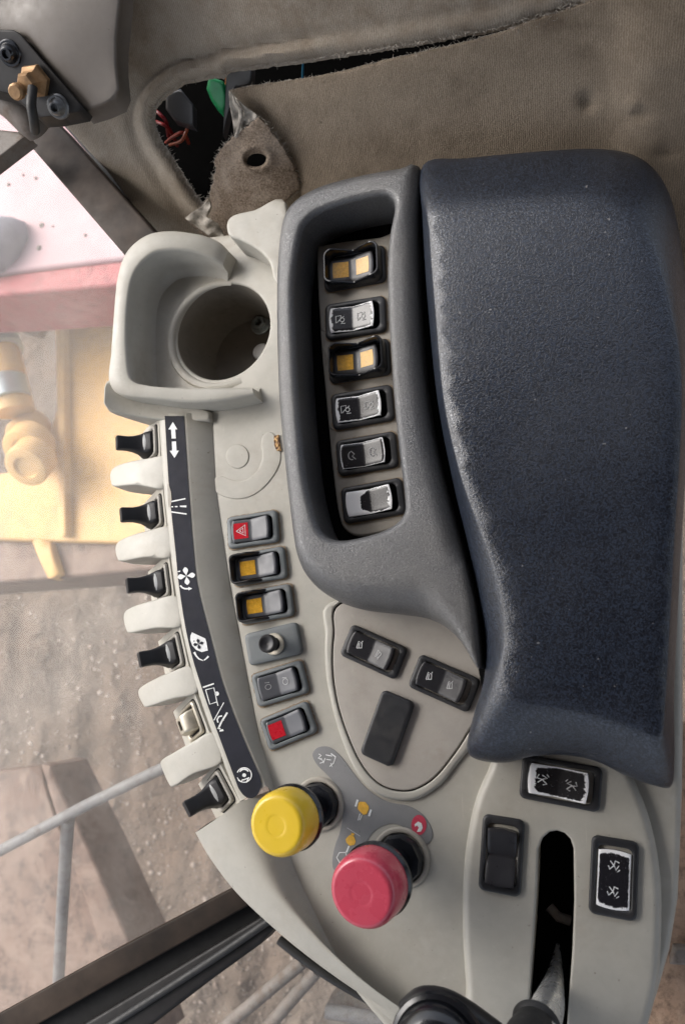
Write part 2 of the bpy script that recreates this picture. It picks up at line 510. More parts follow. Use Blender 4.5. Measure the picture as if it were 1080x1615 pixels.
def dirty_glass():
    t = NT('dusty_glass')
    tr = t.node('ShaderNodeBsdfTransparent'); tr.inputs[0].default_value = (.96, .97, .96, 1)
    df = t.node('ShaderNodeBsdfDiffuse'); df.inputs[0].default_value = (.80, .74, .68, 1)
    gl = t.node('ShaderNodeBsdfGlossy'); gl.inputs['Roughness'].default_value = .04
    n = t.noise(14, 5, .65, .5); sp = t.ramp(t.vor(160), .10, .05)
    pat = t.math('MULTIPLY', sp, t.ramp(t.noise(35, 3), .56, .62))
    f = t.math('ADD', t.ramp(n, .3, .7, .06, .15), t.math('MULTIPLY', pat, .2))
    m1 = t.node('ShaderNodeMixShader'); t.link(f, m1.inputs[0]); t.link(tr.outputs[0], m1.inputs[1]); t.link(df.outputs[0], m1.inputs[2])
    m2 = t.node('ShaderNodeMixShader'); m2.inputs[0].default_value = .006; t.link(m1.outputs[0], m2.inputs[1]); t.link(gl.outputs[0], m2.inputs[2])
    t.link(m2.outputs[0], t.out.inputs['Surface'])
    return t.m
MAT['glass'] = dirty_glass()

# ================================================================== THE CONSOLE
con = thing('control_console', 'beige plastic cab side console with rocker switches, levers and two mushroom knobs', 'console', P(560, 1000, -110))
shell = MB()

CREASE = [(333, 655), (339, 770), (351, 858), (362, 925), (378, 1010), (392, 1085), (408, 1165), (424, 1225), (436, 1265),
          (456, 1352), (490, 1430), (528, 1505), (572, 1570), (640, 1650)]
crease = catmull(CREASE, 70)
WELL_C, WELL_R = P(351, 522, 0), None
wr = 0.5 * ((P(424, 522, 0) - P(280, 522, 0)).length) * 1.0
well = [(WELL_C.x + wr * math.cos(a), WELL_C.y + wr * 1.0 * math.sin(a)) for a in np.linspace(0, 2 * math.pi, 72, endpoint=False)]
SLOT = [(848, 1340), (855, 1322), (866, 1312), (878, 1310), (890, 1314), (899, 1323), (904, 1338), (905, 1420), (902, 1500), (894, 1610), (890, 1680),
        (828, 1680), (832, 1600), (841, 1480), (846, 1400)]
slot_wide = [(840, 1335), (852, 1315), (866, 1302), (880, 1300), (896, 1306), (908, 1320), (913, 1340), (914, 1500), (904, 1612), (900, 1680), (818, 1680), (822, 1600), (832, 1480)]
right_edge = [(1077, 1150), (1076, 1240), (1073, 1330), (1069, 1420), (1056, 1500), (1036, 1570), (1012, 1640), (1000, 1690)]
panel = [(205, 640), (200, 520), (215, 400), (300, 375), (420, 360), (520, 330), (700, 420), (900, 420), (1077, 700)] + right_edge + [(700, 1690)] + [(x, y) for x, y in crease[::-1] - np.array([10, 0])]
def panel_z(x, y, dO, dH):
    return np.zeros_like(x)
piece(shell, P2(panel, 0), panel_z, -110, holes=[well, P2(slot_wide, 0)], r=10, rh=4, spacing=26, seg=8, hole_bottom=-30)
# cup well
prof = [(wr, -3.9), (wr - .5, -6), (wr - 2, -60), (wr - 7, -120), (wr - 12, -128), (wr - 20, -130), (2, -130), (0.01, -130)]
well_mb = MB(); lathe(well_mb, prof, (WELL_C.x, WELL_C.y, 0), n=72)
# raised lip round the left of the well
lipc = P(347, 524, 6)
rows = []
for i in range(40):
    a = math.radians(80 + 215 * i / 39); e = math.sin(math.pi * i / 39) ** .6
    rows.append([(lipc.x + rr_ * math.cos(a), lipc.y + rr_ * math.sin(a), zz * e - .3) for rr_, zz in ((wr + 1, 0), (wr + 2, 5), (wr + 6, 8), (wr + 13, 7), (wr + 16, 0))])
grid(shell, rows)

# cup surround: a U of wall open to the right
O = [(360, 396, 34), (343, 380, 48), (312, 368, 62), (265, 363, 72), (228, 371, 76), (198, 398, 76), (184, 440, 76), (178, 500, 75), (174, 555, 72), (171, 600, 66), (190, 622, 60), (245, 629, 55), (300, 634, 50), (350, 631, 46), (400, 622, 40)]
I = [(351, 418, 34), (333, 407, 48), (302, 396, 62), (266, 393, 72), (238, 400, 76), (214, 425, 76), (203, 460, 76), (199, 510, 75), (200, 560, 72), (207, 598, 66), (232, 607, 60), (265, 610, 55), (305, 611, 50), (350, 611, 46), (398, 612, 40)]
per = 7
ok_ = [P(*q) for q in keyed(O, per)]; ik_ = [P(*q) for q in keyed(I, per)]
rows = []
for o_, i_ in zip(ok_, ik_):
    w_ = (i_ - o_); w_.z = 0; L = max(w_.length, 1e-3); e = w_ / L; b = min(5.0, L * .3, max(o_.z * .4, .6))
    rows.append([Vector((o_.x, o_.y, -60)) - e * 2, o_ - e * .8 - Vector((0, 0, b * 1.2)), o_ + e * b * .25 - Vector((0, 0, b * .3)), o_ + e * b, i_ - e * b, i_ - e * b * .25 - Vector((0, 0, b * .3)), i_ + e * .8 - Vector((0, 0, b * 1.2)),
                 Vector((i_.x, i_.y, max(8, min(16, o_.z * .3)))) + e * 3, Vector((i_.x, i_.y, 1)) + e * 14, Vector((i_.x, i_.y, -1)) + e * 17])
grid(shell, rows)
for r_ in (rows[0], rows[-1]): shell.add(r_, [tuple(range(len(r_)))])
# shoulder between the cup surround and the first lever
sh_ = [(176, 604), (172, 616), (171, 640), (177, 651), (196, 653), (252, 657), (318, 655), (318, 640), (290, 632), (240, 626), (204, 614), (190, 600)]
sw = P2(sh_, 42); X0, X1 = P(171, 630, 46).x, P(332, 650, 46).x
piece(shell, sw, lambda x, y, a, b: 10 + 48 * np.exp(-np.clip((x - X0) / (X1 - X0), 0, 1) * 3.2), lambda x, y, z: z - 12 - 90 * min(1, max(0, (x - X0) / (X1 - X0) * 2.2)), r=4, spacing=10)
# corner block beside the armrest
cb = [(357, 352), (368, 338), (400, 330), (450, 318), (450, 446), (432, 442), (424, 413), (405, 393), (380, 379), (361, 371)]
piece(shell, P2([tuple(q) for q in keyed(cb, 5, True)], 62), 62, -5, r=5, spacing=12, res=False)

# ridge carrying the label strip
SL = [(260, 652), (267, 770), (276, 860), (284, 935), (298, 1015), (320, 1090), (347, 1165), (372, 1232), (384, 1262)]
SR = [(290, 652), (297, 762), (304, 852), (312, 925), (332, 1005), (352, 1080), (380, 1155), (404, 1211), (416, 1240)]
OE = [(251, 652), (258, 762), (267, 850), (277, 930), (291, 1008), (312, 1088), (338, 1163), (366, 1236), (378, 1264)]
CR = [(333, 652), (339, 762), (351, 852), (362, 925), (377, 1005), (391, 1080), (406, 1155), (421, 1211), (434, 1255)]
hgt = [19] * 6 + [19, 18, 17]
def off(l, dx, h): return [(x + dx, y, hh + h) for (x, y), hh in zip(l, hgt)]
loft(shell, [off(OE, 3, -34), off(OE, -.5, -6), off(OE, .6, -1.5), off(SL, -2, 0), off(SR, 2, 0), off(SR, 5, -1.5), [(x, y, 2) for x, y in CR], [(x + 3, y, -1) for x, y in CR]], per=8)
# fairing at the foot of the ridge
FL = [(309, 1312), (333, 1354), (374, 1408), (430, 1462), (490, 1512), (560, 1562), (640, 1612), (720, 1665)]
FM = [(348, 1287), (380, 1340), (418, 1398), (466, 1452), (518, 1504), (580, 1556), (652, 1606), (728, 1660)]
FN = [(385, 1262), (412, 1330), (444, 1400), (488, 1460), (536, 1514), (592, 1564), (660, 1612), (734, 1664)]
FC = [(437, 1258), (456, 1352), (490, 1430), (528, 1505), (566, 1558), (606, 1600), (668, 1640), (740, 1680)]
hz = [1, 1, 1, 1, .95, .85, .7, .5]
def fl(l, h): return [(x, y, h * k) for (x, y), k in zip(l, hz)]
rows_f = [fl(FL, -60), fl(FL, 14), fl([(x + 3, y - 1) for x, y in FL], 20), fl(FM, 33), fl(FN, 29), fl(FC, 2), [(x + 5, y, -2) for x, y in FC]]
fmb = MB(); loft(fmb, rows_f[1:], per=8, smooth_cross=4); loft(fmb, [fl(FL, -90), fl(FL, 14)], per=8)
# front face of the fairing towards the last lever
e1 = [P(x, y, h) for x, y, h in [(309, 1312, 14), (330, 1297, 27), (348, 1287, 33), (366, 1275, 32), (385, 1262, 29), (410, 1259, 18)]]
grid(fmb, [e1, [Vector((p.x, p.y, -100)) for p in e1]])
shell.add(fmb.v, fmb.f)

# finger humps between the levers
HUMPS = [
    ([(262, 722), (232, 723), (200, 729), (180, 737), (174, 747), (175, 760), (181, 767), (215, 765), (262, 769)], .0),
    ([(270, 832), (232, 837), (205, 845), (187, 854), (182, 866), (185, 880), (192, 885), (230, 879), (272, 877)], .0),
    ([(280, 941), (240, 947), (212, 956), (198, 964), (195, 976), (199, 992), (206, 998), (245, 991), (288, 986)], .0),
    ([(302, 1052), (266, 1061), (240, 1073), (222, 1084), (218, 1094), (225, 1110), (233, 1115), (270, 1103), (312, 1091)], .0),
    ([(336, 1156), (300, 1172), (274, 1187), (256, 1198), (254, 1208), (266, 1236), (275, 1240), (305, 1221), (350, 1201)], .0)]
for pts, _ in HUMPS:
    base = np.array(P2([((pts[0][0] + pts[-1][0]) / 2, (pts[0][1] + pts[-1][1]) / 2)], 17)[0]); tip = np.array(P2([((pts[4][0] + pts[5][0]) / 2, (pts[4][1] + pts[5][1]) / 2)], -18)[0])
    ax = tip - base; L = np.linalg.norm(ax); ax /= L
    def hz_(x, y, dO=None, dH=None, base=base, ax=ax, L=L):
        s = np.clip(((x - base[0]) * ax[0] + (y - base[1]) * ax[1]) / L, 0, 1); return 17.5 - 2 * s - 27 * s ** 2.2
    kp = keyed(pts, 5, True); w = P2(kp, 10)
    for _ in range(3): w = [tuple(P(q[0], q[1], float(hz_(v[0], v[1])) - 1)[:2]) for q, v in zip(kp, w)]
    piece(shell, w, hz_, lambda x, y, z, base=base, ax=ax, L=L: z - 9 - 135 * max(0, 1 - ((x - base[0]) * ax[0] + (y - base[1]) * ax[1]) / L) ** .75, r=3, spacing=9, res=False)
PLATES = [((250, 656), (253, 724)), ((256, 766), (263, 834)), ((266, 876), (275, 944)), ((283, 986), (298, 1054)), ((306, 1092), (331, 1159)), ((345, 1202), (378, 1265))]
FR = []
for a, b in PLATES:
    A, B = P(*a, 14), P(*b, 14); e1 = (B - A).normalized(); left = Vector((e1.y, -e1.x, 0))
    if left.x > 0: left = -left
    s = (left - Vector((0, 0, .95))).normalized(); n = s.cross(e1)
    if n.z < 0: n = -n
    FR.append(((A + B) / 2, e1, s, n, (B - A).length))
    q = [A - e1 * 3 - s * 2, B + e1 * 3 - s * 2, B + e1 * 3 + s * 125, A - e1 * 3 + s * 125]
    shell.add(q + [v - n * 6 for v in q], [(0, 1, 2, 3), (4, 5, 6, 7), (0, 1, 5, 4), (1, 2, 6, 5), (2, 3, 7, 6), (3, 0, 4, 7)])

# embossed swoosh and disc on the panel
def emboss(mb, pts, closed=False):
    q = keyed(pts, 8, closed); tube(mb, [P(x, y, .1) for x, y in q], 1.25, 6, caps=not closed)
em = keyed([(412, 703), (414, 690), (422, 682), (430, 683), (437, 692), (442, 708), (443, 725), (437, 742), (424, 761), (408, 776), (390, 785), (370, 787), (350, 782), (337, 772), (335, 762), (341, 753), (350, 751), (363, 756), (380, 759), (394, 754), (406, 742), (413, 727), (414, 713)], 5, True)
piece(shell, P2([tuple(q) for q in em], 0), 1.5, -2, r=1.5, spacing=12, res=False)
piece(shell, P2(arc(375, 720, 18, 0, 352, 40, 19), 0), 1.5, -2, r=1.5, spacing=9, res=False)
# lip round the oval plate
ov_out = [(520, 950), (512, 1000), (513, 1060), (524, 1120), (543, 1180), (564, 1222), (590, 1250), (622, 1262), (656, 1261), (692, 1240), (720, 1206), (746, 1170), (790, 1080), (760, 960), (640, 930)]
ov_in = [(535, 950), (525, 1000), (523, 1055), (531, 1110), (548, 1163), (569, 1207), (594, 1236), (622, 1248), (653, 1247), (685, 1228), (712, 1196), (736, 1160), (778, 1080), (750, 970), (640, 940)]
ovo, ovi = keyed(ov_out, 6, True), keyed(ov_in, 6, True)
piece(shell, P2(ovo, 5), 7, -3, holes=[P2(ovi, 7)], r=6, rh=2, spacing=10, res=False)
# pod with the slot
pod = [(795, 1175), (765, 1222), (746, 1270), (734, 1330), (728, 1400), (728, 1480), (733, 1560), (742, 1690), (1000, 1690), (1022, 1620), (1038, 1550), (1043, 1470), (1042, 1390), (1030, 1315), (1008, 1250), (975, 1195), (900, 1150)]
piece(shell, P2(keyed(pod, 6, True), 14), 16, -4, holes=[P2(SLOT, 15)], r=13, rh=3.5, spacing=20, seg=6, hole_bottom=-42)
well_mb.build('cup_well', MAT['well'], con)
body = shell.build('shell', MAT['beige'], con, angle=50)

# slot interior and cup-well fittings
mb = MB(); piece(mb, P2(slot_wide, 0), -70, -76, r=0, spacing=40, seg=20)
ss = P2(slot_wide, 0); n_ = len(ss)
mb.add([(x, y, -28) for x, y in ss] + [(x, y, -75) for x, y in ss], [(i, (i + 1) % n_, n_ + (i + 1) % n_, n_ + i) for i in range(n_)])
mb.build('slot_liner', MAT['void'], con)
nut = P(411, 512, -126)
t_ = thing('hex_nut', 'zinc washer and nut lying at the bottom of the cup holder', 'nut', (nut.x, nut.y, -130))
mb = MB(); lathe(mb, [(10, -2), (18, -2), (19.5, 0), (19.5, 3), (18, 4.5), (10, 4.5), (10, -2)], (nut.x, nut.y, -127.9), n=36); mb.build('washer', MAT['steel_dull'], t_)
mb = MB(); lathe(mb, [(7, 0), (13.5, 0), (13.5, 8), (12.5, 9.5), (8, 9.5), (7, 8), (7, -2)], (nut.x, nut.y, -123.2), n=6); mb.build('nut', MAT['steel_dull'], t_)
wcap = P(413, 556, -126)
mb = MB(); lathe(mb, [(.01, 11), (9, 11), (15, 10), (17, 7), (17.5, 0)], (wcap.x, wcap.y, -130)); tag(mb.build('bottle_cap', MAT['white_plastic']), 'small white round cap lying beside the nut in the cup holder', 'cap')

# ------------------------------------------------------------------ label strip and its symbols
mb = MB()
sl = [(x, y, h + 1.2) for (x, y), h in zip([(260, 656)] + SL[1:8], hgt)]
sr = [(x, y, h + 1.2) for (x, y), h in zip([(290, 656)] + SR[1:8], hgt)]
ll, lr = keyed(sl, 8), keyed(sr, 8)
endc = [(376, 1243, 19.2), (384, 1254, 19.2), (393, 1259, 19.2), (402, 1257, 19.2), (409, 1249, 19.2), (412, 1237, 19.2), (410, 1224, 19.2)]
bl_ = [P(*q) for q in ll]; br_ = [P(*q) for q in lr]
grid(mb, [bl_, br_])
e_ = [bl_[-1]] + [P(*q) for q in keyed(endc, 4)] + [br_[-1]]
mb.add(e_, [tuple(range(len(e_)))])
strip = mb.build('label_strip', MAT['strip'], con, label='dark curved label strip with white symbols')

def ridge_h(px, py):
    return float(np.interp(py, [652, 1090, 1165, 1232, 1262], [19, 19, 19, 18, 17])) + 2.0
def mr(x, y): return P(x, y, ridge_h(x, y))
def icon(parent, strokes=(), polys=(), mp=mr, mat=None, name='icon', label=None):
    mb = MB()
    for pts, w in strokes: ribbon(mb, pts, w, mp)
    for pts in polys: poly(mb, pts, mp)
    return mb.build(name, mat or MAT['white'], parent, smooth=False, label=label)
def zz(x0, y0, k): return lambda pts: [(x0 + x / k, y0 + y / k) for x, y in pts]
z = zz(250, 650, 8.075)
icon(strip, polys=[z([(185, 125), (243, 220), (215, 220), (222, 335), (170, 335), (162, 220), (128, 220)]), z([(172, 375), (226, 372), (232, 490), (262, 490), (206, 583), (145, 492), (176, 490)])], label='white up and down arrows')
icon(strip, strokes=[(z([(160, 1140), (345, 1102)]), 2.0), (z([(165, 1270), (360, 1298)]), 2.0), (z([(165, 1205), (190, 1205)]), 1.6), (z([(212, 1203), (245, 1203)]), 1.9)], polys=[z([(275, 1190), (358, 1187), (358, 1213), (275, 1208)])], label='white converging road lines')
z = zz(265, 880, 8.97)
def petal(cx, cy, ang, L, w):
    out = []
    for t in np.linspace(0, 1, 9): out.append((t * L, w * math.sin(math.pi * t ** 1.6) * .5 + (.5 if t in (0, 1) else 0)))
    for t in np.linspace(1, 0, 9)[1:-1]: out.append((t * L, -w * math.sin(math.pi * t ** 1.6) * .5))
    c, s = math.cos(math.radians(ang)), math.sin(math.radians(ang))
    return [(cx + x * c - y * s, cy + x * s + y * c) for x, y in out]
fc = (262, 255)
icon(strip, strokes=[(z([(175, 390), (205, 420), (240, 435), (290, 435)]), 2.4)], polys=[z(petal(*fc, a, 128, 74)) for a in (-8, 83, 172, 261)] + [z([(290, 408), (345, 432), (292, 460)]), z([(138, 185), (178, 180), (172, 196), (142, 200)])], label='white fan symbol with turning arrow')
icon(strip, strokes=[(z([(372, 1332), (400, 1385), (440, 1428), (500, 1452)]), [3.6, 2.6, 2.2, 1.2]), (z([(510, 1448), (540, 1425), (575, 1390)]), [1.6, 2.2, 3.0])], polys=[z([(340, 1052), (530, 1140), (548, 1200), (566, 1310), (480, 1332), (400, 1300), (345, 1240), (316, 1160), (320, 1100)])], label='white windscreen shape with a fan in it')
icon(strip, polys=[z(petal(432, 1216, a, 74, 44)) for a in (-15, 80, 170, 262)] + [z([(360, 1170), (380, 1168), (378, 1182), (360, 1182)])], mp=lambda x, y: P(x, y, ridge_h(x, y) + .8), mat=MAT['strip'])
z = zz(305, 1060, 7.69)
icon(strip, strokes=[(z([(118, 185), (250, 140)]), 2.2), (z([(150, 215), (250, 190), (285, 350), (300, 408)]), 1.5), (z([(150, 215), (200, 390), (290, 360)]), 1.5), (z([(250, 585), (370, 370)]), 1.3), (z([(412, 490), (345, 600), (300, 690)]), 2.8), (z([(350, 530), (310, 540), (290, 575), (300, 612)]), 2.3), (z([(345, 600), (372, 580)]), 1.4), (z([(298, 672), (330, 690)]), 2.0)],
     polys=[z(arc(285, 262, 27, 0, 340, 14)), z([(322, 700), (360, 690), (370, 714), (318, 722)])], label='white outline pictogram of a machine arm')
rr0 = z(arc(617, 1248, 88, 200, 520, 30)); 
icon(strip, strokes=[(rr0, 1.6), (z(arc(617, 1235, 58, 215, 330, 12)), 2.4), (z([(545, 1310), (580, 1330), (600, 1300)]), 1.8), (z([(640, 1340), (670, 1290)]), 2.0), (z([(600, 1310), (680, 1280)]), 1.8), (z([(590, 1170), (560, 1210)]), 1.6)], polys=[z(arc(617, 1250, 24, 0, 340, 12))], label='white round pump symbol')
icon(strip, polys=[[(264, 762), (267, 766), (270, 776), (271, 790), (269, 800), (266, 800), (265, 785)]], mp=lambda x, y: P(x, y, ridge_h(x, y) + .3), mat=MAT['beige_dirty'], name='worn_patch')

# ------------------------------------------------------------------ paddle levers on the left edge
for k, (mid, e1, s, n, LL) in enumerate(FR):
    cen = mid + s * 46
    def W(a, b, c): return cen + e1 * a + s * b + n * c
    lv = MB()
    ro, ri = rrect(27, 37, 8), rrect(22, 30, 6); N = len(ro)
    rows = [[W(*p, c) for p in rr_] for rr_, c in ((rrect(27, 37, 8), 0), (rrect(26.5, 36.5, 8), 5), (rrect(25.5, 35, 8), 6.5), (rrect(23, 32, 7), 6.5), (rrect(21.5, 30, 6), 5), (rrect(21.5, 30, 6), 1))]
    grid(lv, rows, closed_u=True)
    lv.add(rows[-1], [tuple(range(N))])
    name = 'lever_switch'
    sw_ = lv.build(name, MAT['collar'] if k != 4 else MAT['bracket'], con, label='lever socket with its paddle missing' if k == 4 else None)
    g = MB(); rows = [[W(*p, c) for p in rrect(29, 39, 9)] for c in (0.2, 1.2)] ; grid(g, rows, closed_u=True); g.add(rows[1], [tuple(range(N))]); g.build('socket_gasket', MAT['gasket'], sw_)
    if k == 4:
        h = MB()
        rows = [[W(*p, c) for p in rr_] for rr_, c in ((rrect(17, 24, 4), 2), (rrect(16, 22, 4), 14), (rrect(14, 14, 4), 22), (rrect(13, 11, 3), 23.5), (rrect(8, 6, 2), 23.5), (rrect(8, 6, 2), 12))]
        grid(h, rows, closed_u=True); h.add(rows[-1], [tuple(range(N))]); h.build('bare_stub', MAT['bracket'], sw_)
        h = MB(); q = rrect(8.2, 6.2, 2); h.add([W(*p, 20) for p in q], [tuple(range(len(q)))]); h.build('stub_hole', MAT['void'], sw_)
        continue
    h = MB()
    rows = []
    for c, hw, hh in ((1, 20, 27), (10, 20, 26), (15, 19.5, 21), (18, 18.5, 16), (24, 16, 12.5), (32, 13.5, 10), (42, 12, 8.5), (52, 12, 8), (60, 12.5, 7.5), (62.5, 11.5, 6.5)):
        q = rrect(hw, hh, min(hw, hh) * .45, 6)
        rows.append([W(a, b - (c - 14) * .06, c) for a, b in q])
    grid(h, rows, closed_u=True); h.add(rows[-1], [tuple(range(N))])
    h.build('paddle', MAT['lever_black'], sw_)
    h = MB()
    tax = (n * .75 - s * .65).normalized()
    lathe(h, [(.01, 2.2), (7, 2.0), (12, 1.4), (14.5, .2), (15, -2)], W(0, -15, 17.5), tax, 32, ex=e1, sx=1.08, sy=.52)
    h.build('window', MAT['lever_window'], sw_)

# ------------------------------------------------------------------ rocker switches
class Frame:
    def __init__(s, quad, h, top=7):
        TL, TR, BR, BL = [P(x, y, h + top) for x, y in quad]
        c = (TL + TR + BR + BL) / 4
        s.ex = ((TR - TL) + (BR - BL)).normalized(); s.ez = Vector((0, 0, 1)); s.ey = s.ez.cross(s.ex)
        s.a = ((TR - TL).length + (BR - BL).length) / 4; s.b = abs(((TL - BL) + (TR - BR)).dot(s.ey)) / 4
        s.c = Vector((c.x, c.y, h))
    def __call__(s, x, y, z): return s.c + s.ex * x + s.ey * y + s.ez * z

def ring_stack(mb, fr, stack, cap_last=True, cap_first=False):
    rows = [[fr(*p, zv(p) if callable(zv) else zv) for p in pts] for pts, zv in stack]
    grid(mb, rows, closed_u=True); n = len(rows[0])
    if cap_last: mb.add(rows[-1], [tuple(range(n))])
    return mb

def rocker_switch(parent, quad, h, bez='bezel_dark', rock='rocker_dark', guard=None, lens=(), icons=(), rmat=None, label=None, shift=-5, tilt=(10, 14), dip=4.5, name='rocker_switch', gz=0.0, top=7.0):
    fr = Frame(quad, h, top); a, b = fr.a, fr.b
    oa, ob = a * .80, b * .76                       # opening
    mb = MB(); R = min(a, b) * .30
    ring_stack(mb, fr, [(rrect(a, b, R), -2), (rrect(a, b, R), top - 2.6), (rrect(a - .7, b - .7, R), top - 1), (rrect(a - 2.4, b - 2.4, R), top),
                        (rrect(oa + 1.2, ob + 1.2, R), top), (rrect(oa, ob, R), top - 1.2), (rrect(oa, ob, R), -1)])
    o = mb.build(name, MAT[bez], parent, label=label)
    gm = MB(); q = polyres(rrect(a + 2.2, b + 2.2, R * 1.1), 3); q = q * (1 + rng.normal(0, .012, (len(q), 1)))
    gm.add([fr(*p, .25 + gz) for p in q], [tuple(range(len(q)))]); gm.build('grime', MAT['grime'], o)
    mb = MB(); q = rrect(oa + .3, ob + .3, R); mb.add([fr(*p, .4) for p in q], [tuple(range(len(q)))]); mb.build('well', MAT['void'], o)
    ra, rb = a * .70, b * .68; NX, NY = 28, 14
    def rz(u):
        l, r_ = tilt
        return (dip + (l - dip) * (-u) ** 1.05) if u < 0 else (dip + (r_ - dip) * u ** 1.05)
    def bow(u): return 1 - .0 * u
    V = []; ed = []; al = []
    def rp(u, v):
        x = ra * u + shift + (ra * .07) * (1 - v * v) * u     # ends bow outwards
        return x, rb * v
    for i in range(NX + 1):
        u = -1 + 2 * i / NX
        for j in range(NY + 1):
            v = -1 + 2 * j / NY
            cu = max(0, (abs(u) - .93) / .07); cv = max(0, (abs(v) - .9) / .1)
            zt = rz(u) - 1.3 * cu ** 2 - 1.0 * cv ** 2
            V.append(fr(*rp(u, v), zt)); ed.append(min((1 - abs(u)) * ra, (1 - abs(v)) * rb * 2.4)); al.append(u)
    Fc = [(i * (NY + 1) + j, (i + 1) * (NY + 1) + j, (i + 1) * (NY + 1) + j + 1, i * (NY + 1) + j + 1) for i in range(NX) for j in range(NY)]
    per_ = [(i, 0) for i in range(NX + 1)] + [(NX, j) for j in range(1, NY + 1)] + [(i, NY) for i in range(NX - 1, -1, -1)] + [(0, j) for j in range(NY - 1, 0, -1)]
    pi = [i * (NY + 1) + j for i, j in per_]; base = len(V)
    for (i, j), q in zip(per_, pi):
        p = V[q]; V.append(Vector((p.x, p.y, h - .2))); ed.append(30.0); al.append(0)
    k = len(pi); Fc += [(pi[m], base + m, base + (m + 1) % k, pi[(m + 1) % k]) for m in range(k)]
    mb = MB(); mb.add(V, Fc, edge=ed, along=al)
    mb.build('rocker', rmat or MAT[rock], o, angle=60)
    def on(u, v, up=.5):
        x, y = rp(u, v); return fr(x, y, rz(u) + up)
    for (u0, u1, v0, v1, m, lname) in lens:
        q = MB(); n = 6
        rows = [[on(u0 + (u1 - u0) * i / n, v0 + (v1 - v0) * j / n, .45) for i in range(n + 1)] for j in range(n + 1)]
        grid(q, rows); lo_ = q.build('lens', MAT[m], o)
    for it in icons:
        strokes, polys, m = it
        q = MB()
        mp = lambda x, y: on(x, y, .85)
        for pts, w in strokes:
            p = np.array(pts, float); t = np.gradient(p * [ra, rb], axis=0); nn = np.stack([-t[:, 1], t[:, 0]], 1); nn /= np.maximum(np.linalg.norm(nn, axis=1, keepdims=True), 1e-9)
            A_ = p + nn * w / 2 / [ra, rb]; B_ = p - nn * w / 2 / [ra, rb]; n = len(p)
            q.add([mp(*v) for v in A_] + [mp(*v) for v in B_], [(i, i + 1, n + i + 1, n + i) for i in range(n - 1)])
        for pts in polys: poly(q, pts, mp)
        q.build('icon', MAT[m], o, smooth=False)
    if guard == 'full':
        g = MB(); ga, gb = a * .86, b * .90
        ring = [p for p in polyres(rrect(ga, gb, R * 1.2), 2.0)]
        ft = lambda p: 29 - 17 * max(0, 1 - abs(p[0]) / (ga * .72))
        def sg_(d): return [(p[0] * (1 - d / ga), p[1] * (1 - d / gb)) for p in ring]
        ring_stack(g, fr, [(sg_(-3), 5), (sg_(-1), lambda p: ft(p) - 2), (sg_(0), ft), (sg_(1.8), ft), (sg_(2.8), lambda p: ft(p) - 2.5), (sg_(4), 5)], cap_last=False)
        g.build('guard', MAT['black_gloss'], o)
    if guard == 'half':
        g = MB(); ga, gb = a * .97, b * .93
        n = 40; ring = [p for p in polyres(rrect(ga, gb, R * 1.1), 2.0)]
        ft = lambda p: 6.5 + 15 * min(1, max(0, (.12 * ga - p[0]) / (ga * .42)))
        def sc_(f, d): return [(p[0] * (1 - d / ga), p[1] * (1 - d / gb)) for p in ring]
        ring_stack(g, fr, [(sc_(0, -1), 3), (sc_(0, -.2), lambda p: ft(p) - 1.5), (sc_(0, .8), ft), (sc_(0, 2.2), ft), (sc_(0, 3.2), lambda p: ft(p) - 1.5), (sc_(0, 5), 5)], cap_last=False)
        g.build('guard', MAT['black'], o)
    return o

tri = lambda cx, cy, r: [(cx - r * 1.0, cy), (cx + r * .8, cy + r * 1.0), (cx + r * .8, cy - r * 1.0)]
hz_icon = [([([(-.74, 0), (-.30, .50), (-.30, -.50), (-.74, 0)], 1.3), ([(-.58, .0), (-.40, .24), (-.40, -.24), (-.58, 0)], 1.1)], [], 'white')]
ROW = [
 dict(quad=[(354, 816), (434, 804), (441, 853), (362, 866)], bez='bezel_grey', rock='rocker_grey', lens=[(-.88, -.16, -.72, .72, 'red', 'red')], icons=hz_icon, label='hazard switch with a white triangle on red'),
 dict(quad=[(362, 875), (445, 862), (454, 909), (371, 926)], bez='bezel_grey', rock='rocker_grey', guard='half', lens=[(-.84, -.12, -.66, .66, 'amber', 'amber')], label='guarded switch with an amber square, next to the hazard switch'),
 dict(quad=[(371, 935), (455, 921), (465, 969), (383, 986)], bez='bezel_grey', rock='rocker_grey', guard='half', lens=[(-.84, -.12, -.66, .66, 'amber', 'amber')], label='guarded switch with an amber square, next to the push button'),
 None,
 dict(quad=[(396, 1063), (475, 1041), (486, 1091), (405, 1118)], bez='bezel_grey', rock='rocker_grey', icons=[([(arc(-.5, 0, .14, 0, 360, 14, .22), 1.0), ([(-.62, .42), (-.40, .36)], 1.0)], [], 'white_faint'), ([(arc(.42, 0, .15, 0, 360, 14, .26), 1.0), ([(.3, .4), (.55, .3)], 1.0)], [], 'white_faint')], label='grey switch with faint symbols, next to the push button'),
 dict(quad=[(409, 1135), (486, 1104), (497, 1155), (423, 1186)], bez='bezel_grey', rock='rocker_grey', lens=[(-.90, -.18, -.70, .70, 'red', 'red')], label='switch with a plain red square')]
for d in ROW:
    if d: rocker_switch(con, h=1.5, shift=-2, **d)
